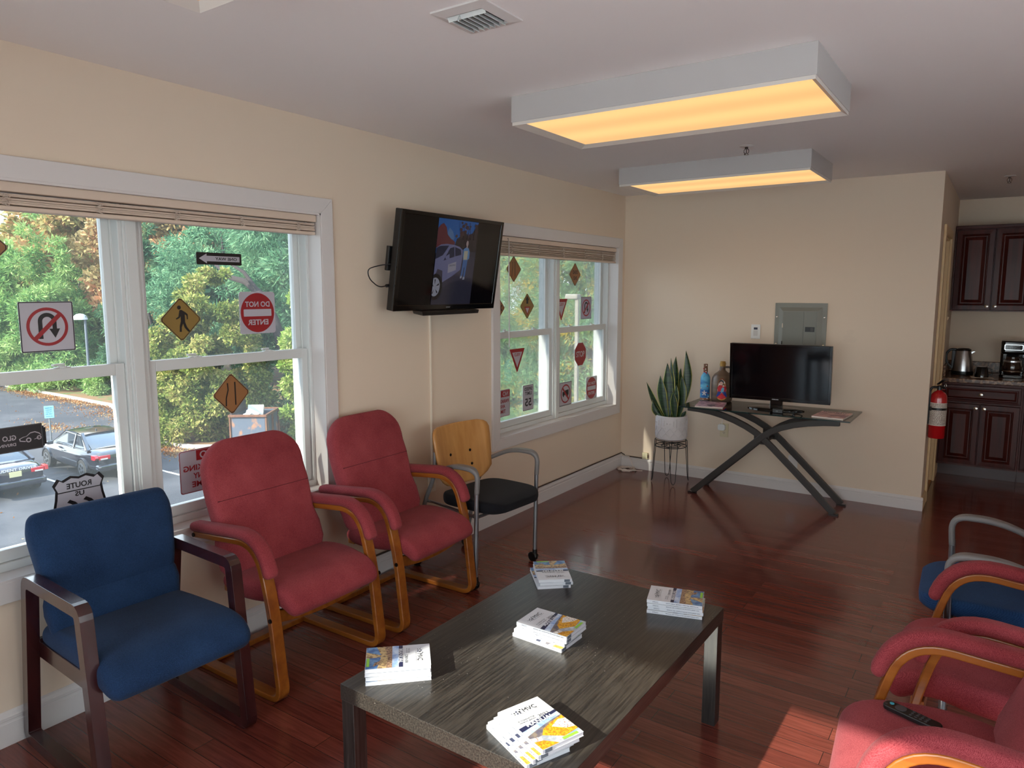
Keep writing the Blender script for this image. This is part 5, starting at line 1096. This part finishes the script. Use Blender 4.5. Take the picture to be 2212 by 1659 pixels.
L_LPINE = leafmat('light_pine_needle', (98, 150, 82), (166, 206, 116), (194, 218, 140), .35, .66)
L_AUT = leafmat('autumn_leaf', (160, 160, 96), (212, 196, 128), (226, 178, 122), .35, .62)
L_TAN = leafmat('tan_leaf', (180, 160, 108), (224, 198, 144), (230, 168, 124), .35, .62)
L_NEAR = leafmat('near_pine_needle', (98, 150, 100), (164, 208, 140), (246, 206, 84), 1.3, .61, .16, .85)
COLM = [(.02, .75), (.2, 1.0), (.5, .92), (.75, .6), (.92, .28), (1., .05)]
sc = lambda p, k: [(a, r * k) for a, r in p]
CONE = [(.08, 1.), (.3, .95), (.55, .68), (.8, .36), (1., .05)]; ROUND = [(.22, .5), (.38, .9), (.6, 1.), (.8, .8), (.95, .4), (1., .1)]
tree('tall yellow-green arborvitae left of the dumpster', -24.4, 17.5, 7.6, sc(COLM, 1.9), 40000, .17, .45, L_ARB, lumps=60, clump=.3, seed=2, group=None, th=.25)
tree('second arborvitae leaning against the taller one left of the dumpster', -25.9, 16.6, 5.2, sc(COLM, 1.5), 20000, .17, .45, L_ARB, lumps=40, clump=.3, seed=3, group=None, th=.25)
tree('bright green arborvitae right of the dumpster', -19.8, 18.9, 8.6, sc(COLM, 1.25), 30000, .17, .45, L_ARB2, lumps=50, clump=.32, seed=4, group=None, th=.25)
tree('dark conifer standing behind the dumpster', -23.8, 21.4, 8.0, sc(CONE, 2.6), 16000, .26, .3, L_DARK, lumps=50, clump=.3, seed=5, group=None)
big = [([(0, 0, 7.2), (-1.8, -1.8, 8.1), (-3.0, -2.6, 9.4), (-4.2, -3.0, 9.8)], [.2, .17, .13, .06]), ([(-3.0, -2.6, 9.4), (-3.2, -3.0, 10.2), (-4.4, -3.6, 10.9)], [.11, .08, .03])]
tree('big white pine with a bare bent limb behind the arborvitae', -24.6, 25.6, 17.0, sc(ROUND, 5.6), 42000, .36, .16, L_PINE, lumps=70, clump=.25, seed=6, droop=(0, 0, -.1), branches=[([(2.2, -6.0, 3.0), (1.5, -6.1, 4.9), (.7, -6.2, 6.0), (-.2, -6.2, 6.5), (-1.2, -6.3, 6.7), (-2.4, -6.3, 7.4)], [.24, .21, .18, .15, .11, .06]), ([(.7, -6.2, 6.0), (.0, -6.4, 6.9), (-1.2, -6.6, 7.5)], [.11, .08, .04])], trunk=.32, group=None)
tree('white pine to the left behind the big pine', -33.5, 24.5, 12.5, sc(ROUND, 3.8), 22000, .34, .16, L_PINE, lumps=50, clump=.28, seed=7, group=None)
tree('pine with light green needles at the far left of the lot', -50, 21.6, 11.4, sc(CONE, 3.6), 26000, .4, .2, L_LPINE, lumps=70, clump=.24, seed=8, group=None, th=.5)
tree('second light green pine beyond the lamp post', -53, 25.5, 10.0, sc(CONE, 3.6), 18000, .4, .2, L_LPINE, lumps=60, clump=.26, seed=9, group=None)
tree('dark green pine behind the lamp post', -40.8, 23.8, 10.2, sc(CONE, 3.1), 20000, .34, .2, L_DARK, lumps=50, clump=.26, seed=10, group=None)
tree('tan and orange autumn tree behind the pines', -47, 27.8, 14.2, sc(ROUND, 4.2), 24000, .34, .6, L_TAN, lumps=50, clump=.3, seed=11, group=None)
tree('yellow-brown autumn tree against the sky', -58, 31, 16.0, sc(ROUND, 4.6), 24000, .38, .6, L_AUT, lumps=50, clump=.3, seed=12, group=None)
tree('orange autumn tree between the pines', -42.5, 29.5, 14.5, sc(ROUND, 4.0), 18000, .36, .6, L_TAN, lumps=45, clump=.3, seed=13, group=None)
tree('tall dark pine far behind the dumpster', -30.5, 33, 18, sc(CONE, 5.), 22000, .5, .3, L_DARK, lumps=60, clump=.28, seed=14, group=None)
for i, (x, y, h, r, lb) in enumerate(((-45.5, 20.9, 2.1, 1.9, 'low green pine shrub along the kerb left of the lamp post'), (-48.8, 20.8, 1.7, 1.8, 'low pine shrub at the kerb behind the parked grey car'), (-41.3, 21.6, 1.7, 1.2, 'small shrub at the foot of the lamp post'))):
    tree(lb, x, y, h, [(.05, r * .9), (.4, r), (.8, r * .7), (1, r * .2)], 6000, .26, .25, L_LPINE, 'shrub', 'shrub', None, lumps=24, clump=.4, seed=20 + i, trunk=.05)
tree('low brown-green shrub at the kerb in front of the arborvitae', -24.3, 16.4, 1.6, [(.05, 1.1), (.5, 1.2), (1, .3)], 6000, .18, .4, L_ARB, 'shrub', 'shrub', None, lumps=24, clump=.4, seed=31, trunk=.04)
for i, (x, y, h, r, lb) in enumerate(((-4.4, 13.6, 9.5, 2.7, 'nearby pine with yellowing needles filling the left of the corner window'), (-2.2, 15.2, 10, 2.7, 'nearby pine with yellowing needles filling the right of the corner window'), (-6.6, 17.2, 11, 3.2, 'pine standing behind the two nearest ones at the corner window'), (-3.2, 18.5, 12, 3.4, 'tall pine closing the gap behind the corner window trees'))):
    tree(lb, x, y, h, [(.02, .9 * r), (.3, r), (.6, r * .95), (.85, r * .55), (1, r * .1)], 100000, .12, .13, L_NEAR, lumps=170, clump=.17, seed=40 + i, base=0, group=None, fill=.3)
far = [(-63.7, 25.6, 9.6, L_LPINE, 'light green'), (-66, 30, 17, L_AUT, 'yellow-brown'), (-58.5, 28.5, 17.5, L_AUT, 'mottled yellow'), (-62, 33, 19, L_TAN, 'tan'), (-52.5, 31.5, 17, L_TAN, 'orange-brown'), (-46.5, 31.8, 17, L_PINE, 'blue-green'), (-44.0, 34.5, 18, L_DARK, 'dark green'), (-38.5, 29.0, 17, L_PINE, 'blue-green'), (-36.5, 34.5, 19, L_DARK, 'dark green')]
for i, (x, y, h, m_, cn) in enumerate(far):
    tree(f'{cn} tree of the far row, {("leftmost", "second", "third", "fourth", "fifth", "sixth", "seventh", "eighth", "ninth")[i]} from the left', x, y, h, [(.1, 3.6), (.35, 4.3), (.65, 3.8), (.88, 2.0), (1, .3)], 16000, .55, .5, m_, lumps=60, clump=.3, seed=60 + i, group='far row of trees', trunk=.2)
for i, (x, y) in enumerate(((-10.2, 18.6), (-12, 22.6), (-8.2, 22.4), (-5.8, 24.5))):
    tree(f'green pine of the second row outside the corner window, {("leftmost", "second", "third", "rightmost")[i]} of four', x, y, 13, [(.02, 2.6), (.3, 3.2), (.6, 2.9), (.85, 1.7), (1, .2)], 26000, .3, .3, L_NEAR, lumps=90, clump=.24, seed=80 + i, base=0, group='second row of pines at the corner window')
b = MB(); random.seed(4)
for i in range(60):
    p = V((-2.4 + random.uniform(-1, 1), 11.7 + random.uniform(-.5, .5), G)); d = V((random.uniform(-1, 1), random.uniform(-.6, .6), random.uniform(3.2, 5.2))); b.tube([p, p + d * .5 + V((random.uniform(-.3, .3), 0, 0)), p + d], [.014, .01, .004], 5)
o = b.build('bare_brush', mat('dry_twigs', (150, 128, 108), rough=.9)); tag(o, 'tangle of bare twigs outside the bottom of the corner window', 'brush'); o['kind'] = 'stuff'
# fallen leaves and needles on the lot
n = 5200; rng = np.random.default_rng(8); cx = []
for px, py, sx, sy, m_ in ((-44.5, 19.0, 2.6, .35, 2600), (-40, 18.9, 3, .35, 2400), (-33, 17.9, 2.5, .6, 1900), (-27.5, 15.6, 1.6, .5, 1500), (-24.2, 14.9, 1.0, .35, 1200), (-33, 14.5, 1.2, .3, 700), (-30, 15.5, 1.2, .3, 700), (-22.2, 15.2, .9, .5, 1100), (-35, 12.5, 8, 3.5, 140), (-20, 6.5, 3.5, 2.5, 110)):
    cx.append(np.stack([rng.normal(px, sx, m_), rng.normal(py, sy, m_), np.full(m_, G + .012)], 1))
cx = np.concatenate(cx); o = leaves('fallen_leaves', cx, np.tile([0, 0, .05], (len(cx), 1)), .085, .5, leafmat('fallen_leaf', (150, 96, 44), (204, 136, 74), (226, 190, 140), .8), None); tag(o, 'orange fallen leaves and needles scattered on the parking lot', 'leaves'); o['kind'] = 'stuff'

def car(label, x, y, rz, body, glass_m, L=4.8, Wd=1.84, Hh=1.43, coupe=True, plate=None):
    t = thing('parked_car', label, 'car', (x, y, G), rz, 'cars in the parking lot'); h2 = L / 2; w = Wd / 2
    st = [(-h2, .46, .86, .74), (-h2 + .06, .34, .92, .84), (-h2 + .3, .24, .99, .90), (-1.55, .2, 1.0, .985), (-.9, .18, .97, 1.), (.2, .18, .95, 1.), (1.05, .18, .93, .985), (1.5, .2, .88, .96), (h2 - .25, .22, .76, .88), (h2 - .06, .3, .66, .78), (h2, .4, .58, .66)]
    b = MB(); rings = []
    for X, zb, zt, k in st: rings.append([(X, s_ * w * k * a, zb + (zt - zb) * v) for s_, a, v in ((1, .86, 0), (1, .98, .2), (1, 1., .55), (1, .97, .85), (1, .84, 1.), (1, .4, 1.03), (-1, .4, 1.03), (-1, .84, 1.), (-1, .97, .85), (-1, 1., .55), (-1, .98, .2), (-1, .86, 0))])
    b.loft(rings); b.build('body', body, t, smooth=50, sub=1)
    rr0 = -1.75 if coupe else -1.55
    cs = [(rr0, .95, .80, .97), (-.78, .74, .66, Hh - .05), (-.2, .74, .66, Hh), (.35, .74, .66, Hh - .03), (1.2, .90, .78, .93)]
    b = MB(); R = [b.ring([(X, -w * k0 * .92, .90), (X, -w * k1 * .93, z - .02), (X, -w * k1 * .55, z), (X, w * k1 * .55, z), (X, w * k1 * .93, z - .02), (X, w * k0 * .92, .90)]) for X, k0, k1, z in cs]
    for i in range(4): b.bridge(R[i], R[i + 1])
    b.f(R[0][::-1]); b.f(R[-1]); b.build('windows', glass_m, t, smooth=40)
    b = MB(); A_, B_2 = [], []
    for X, k1, z in ((-.85, .665, Hh - .055), (-.2, .67, Hh + .004), (.42, .665, Hh - .03)): A_.append([(X, -w * k1 * .96, z - .012), (X, -w * k1 * .55, z + .012), (X, w * k1 * .55, z + .012), (X, w * k1 * .96, z - .012)])
    b.loft([[(p[0], p[1], p[2]) for p in q] + [(p[0], p[1], p[2] - .03) for p in q[::-1]] for q in A_]); b.build('roof', body, t, smooth=50)
    for s_ in (-1, 1):
        b = MB(); b.strip([(rr0 + .05, s_ * w * .86, .94), (-.82, s_ * w * .64, Hh - .05)], (0, 1, 0), .09, .12); b.strip([(.40, s_ * w * .63, Hh - .04), (1.2, s_ * w * .74, .93)], (0, 1, 0), .06, .07); b.strip([(-.55 if coupe else -.3, s_ * w * .85, .93), (-.45 if coupe else -.25, s_ * w * .66, Hh - .05)], (0, 1, 0), .05, .07); b.build('pillar', body, t)
        b = MB(); b.tube([(-1.5, s_ * w * .875, .955), (-.85, s_ * w * .68, Hh - .09), (.35, s_ * w * .66, Hh - .07), (1.1, s_ * w * .80, .95), (-1.5, s_ * w * .875, .945)], .012, 6); b.build('window_trim', CHROME, t)
        b = MB(); b.box((.78, s_ * (w + .08), .98), (.12, .2, .13)); b.build('side_mirror', body, t, bevel=.03)
        b = MB(); b.prism([(0, 0), (0, .15), (-.26, .17), (-.34, .09), (-.20, .0)] if coupe else [(0, 0), (.0, .15), (-.3, .16), (-.32, .02)], (-h2 + .06 + .26, s_ * w * .86, .73), (1, 0, 0), (0, 0, 1), (0, s_ * .10, 0)); b.bb(-h2 - .005, -h2 + .1, *sorted((s_ * w * .46, s_ * w * .84)), .74, .87); tlm = b.build('tail_light', mat('tail_lens', (190, 26, 40), rough=.15, coat=.6), t, bevel=.012)
        b = MB(); b.bb(-h2 - .012, -h2, *sorted((s_ * w * .56, s_ * w * .80)), .745, .79); b.build('reversing_lens', mat('clear_lens', (216, 206, 200), rough=.15), tlm)
        b = MB(); b.bb(-.1, .05, *sorted((s_ * (w - .01), s_ * (w + .02))), .78, .81); b.build('door_handle', CHROME, t)
        for X in (-1.38, 1.4):
            b = MB(); b.cyl((X, s_ * (w - .22), .32), (X, s_ * (w + .005), .32), .325, n=32); tr = b.build('tyre', mat('tyre_rubber', (26, 26, 28), rough=.8), t, bevel=.03)
            b = MB(); b.cyl((X, s_ * (w - .0), .32), (X, s_ * (w + .012), .32), .21, n=28)
            b.build('rim', STEEL, tr)
            b = MB()
            for k in range(5): a = k * 2 * PI / 5; b.cyl((X + .12 * math.cos(a), s_ * (w + .010), .32 + .12 * math.sin(a)), (X + .12 * math.cos(a), s_ * (w + .016), .32 + .12 * math.sin(a)), .055, n=10)
            b.build('rim_openings', BLACK, tr)
            b = MB(); b.strip([(X + .37 * math.cos(a), s_ * (w - .02), .32 + .37 * math.sin(a)) for a in [PI * .02 + PI * .96 * i / 14 for i in range(15)]], (0, 1, 0), .06, .03); b.build('wheel_arch', body, t)
    b = MB(); b.loft([[(-h2 - .03 + (.05 if abs(q) > .8 else 0), w * q, z) for z in (.36, .42, .56, .60)] for q in (-.92, -.8, 0, .8, .92)]) if False else b.box((-h2 + .1, 0, .46), (.3, Wd * .9, .22)); b.build('rear_bumper', body, t, bevel=.08, seg=4)
    b = MB(); b.box((-h2 - .004, 0, .76), (.02, .32, .16)); b.build('licence_plate', mat('plate_yellow', (206, 196, 150), rough=.5), t)
    if plate:
        b = MB(); b.text(plate, (-h2 + .0, 0, .905), (0, -1, 0), (0, 0, 1), 1.15, .085, .02); b.box((-h2 + .05, .0, .905), (.012, .001, .001)); b.build('lettering', mat('car_letters', (220, 220, 222), rough=.5), t)
    b = MB(); b.lathe([(.001, .05), (.02, .04), (.03, 0)], (-.5, 0, Hh - .01), 10); b.build('roof_antenna', BLACK, t); return t
PB = mat('black_car_paint', (22, 24, 34), rough=.12, coat=1., spec=.6); CGL = mat('car_window_glass', (34, 44, 54), rough=.04, spec=.8, coat=.6)
car('dark two-door coupe parked nose away beside a blue parking sign', -23.5, 11.85, PI - .04, PB, CGL)
car('dark sedan with white student driver lettering parked beside the coupe', -23.7, 8.75, PI - .05, mat('dark_grey_paint', (36, 38, 50), rough=.14, coat=1.), CGL, coupe=False, plate='STUDENT DRIVER')
car('grey car at the far left edge of the lot with only its wheel in view', -53.3, 19.0 - 1.4, 0.0 + .03, mat('grey_car_paint', (120, 116, 110), rough=.2, coat=.8), CGL, coupe=False, Hh=1.6)
def lamp(label, x, y, h, two=False):
    t = thing('street_lamp', label, 'street lamp', (x, y, G), 0)
    b = MB(); b.cyl((0, 0, 0), (0, 0, .45), .28, .26, n=20); b.build('concrete_base', mat('concrete_kerb'), t)
    pm_ = mat('lamp_post_paint', (88, 94, 104), rough=.5) if not two else mat('pale_post', (170, 164, 150), rough=.6)
    b = MB(); b.bb(-.028, .028, -.028, .028, 0, h) if two else b.cyl((0, 0, .45), (0, 0, h), .085, .07, n=14); b.build('post', pm_, t); return t, pm_
t, p_ = lamp('parking lot lamp post with a rounded white head', -42.0, 20.6, 4.75)
b = MB(); b.lathe([(.001, .36), (.2, .32), (.34, .2), (.4, 0), (.001, -.02)], (-.25, -.15, 4.55), 20); b.build('lamp_head', mat('lamp_head_grey', (206, 204, 206), rough=.4), t, smooth=45)
t, p_ = lamp('pale square post with a box head outside the corner window', -3.02, 10.2, 6.1, True)
b = MB(); b.box((-.085, 0, 6.12), (.24, .14, .085)); b.build('lamp_head', p_, t, bevel=.02)
t = thing('parking_sign', 'small blue-lettered reserved parking sign on a post behind the coupe', 'sign', (-26.3, 11.75, G))
b = MB(); b.cyl((0, 0, 0), (0, 0, 1.8), .03, n=10); b.build('post', mat('galvanised', (140, 144, 148), rough=.4, metal=.7), t)
q = V((.93, -.36, 0)); qa = V((.36, .93, 0))
b = MB(); b.prism(rrect(.31, .46, .02), V((0, 0, 1.75)) + q * .032, qa, AZ, q * .006); b.build('panel', mat('sign_pale_blue', (150, 206, 216), rough=.5), t)
b = MB()
for i, (s_, w_) in enumerate((('RESERVED', .24), ('PARKING', .2), ('FOR APT', .19), ('USE ONLY', .22))): b.text(s_, V((0, 0, 1.9 - .075 * i)) + q * .04, qa, AZ, w_, .045, .02)
b.poly([(-.1, -.185), (-.075, -.165), (-.075, -.18), (.075, -.18), (.075, -.165), (.1, -.185), (.075, -.205), (.075, -.19), (-.075, -.19), (-.075, -.205)], V((0, 0, 1.77)) + q * .04, qa, AZ); b.build('lettering', mat('teal_ink', (46, 110, 136), rough=.5), t)
t = thing('dumpster', 'open rusty blue-grey dumpster between the arborvitae trees', 'dumpster', (-20.9, 16.75, G), -.18)
t.rotation_euler = (0, 0, -.92 + PI); t.scale = (.86, .86, 1.0)
RUST = mat('rusty_steel', (112, 76, 54), rough=.85, var=((96, 58, 42), 5, .42, .6)); DBL = mat('blue_grey_steel', (76, 84, 98), rough=.7, var=((142, 100, 76), 2.2, .56, .66, 6))
b = MB()
for y0, y1 in ((-.75, -.71), (.71, .75)): b.bb(-1., 1., y0, y1, .15, 1.55)
b.bb(-1., -.96, -.75, .75, .15, 1.55); b.bb(.96, 1., -.75, .75, .15, 1.55); b.bb(-1, 1, -.75, .75, .15, .2); b.build('box', DBL, t)
b = MB(); frame_ring(b, -.80, .80, 0, 0, 0, 0, 0) if False else None
for x in (-.97, 0, .97):
    for y in (-.78, .78): b.box((x, y, .85), (.14, .07, 1.35))
for y in (-.78, .78): b.box((0, y, 1.56), (2.2, .1, .09))
for x in (-1.04, 1.04): b.box((x, 0, 1.56), (.1, 1.6, .09))
b.build('ribs', RUST, t, bevel=.01)
b = MB(); b.box((0, .72, 1.75), (2.0, .06, .4)); b.tube([(-1, .75, 1.98), (0, .75, 2.02), (1, .75, 1.98)], .03, 8); b.build('open_lid', mat('dark_lid', (52, 40, 42), rough=.7), t)
b = MB(); b.box((-.3, .0, 1.5), (.5, .5, .25), M.Rotation(.4, 3, 'X')); b.box((.5, .1, 1.52), (.14, .7, .5), M.Rotation(.5, 3, 'Y')); b.box((-.7, .1, 1.5), (.3, .3, .2)); b.build('rubbish', mat('rubbish_white', (206, 204, 200), rough=.8), t)
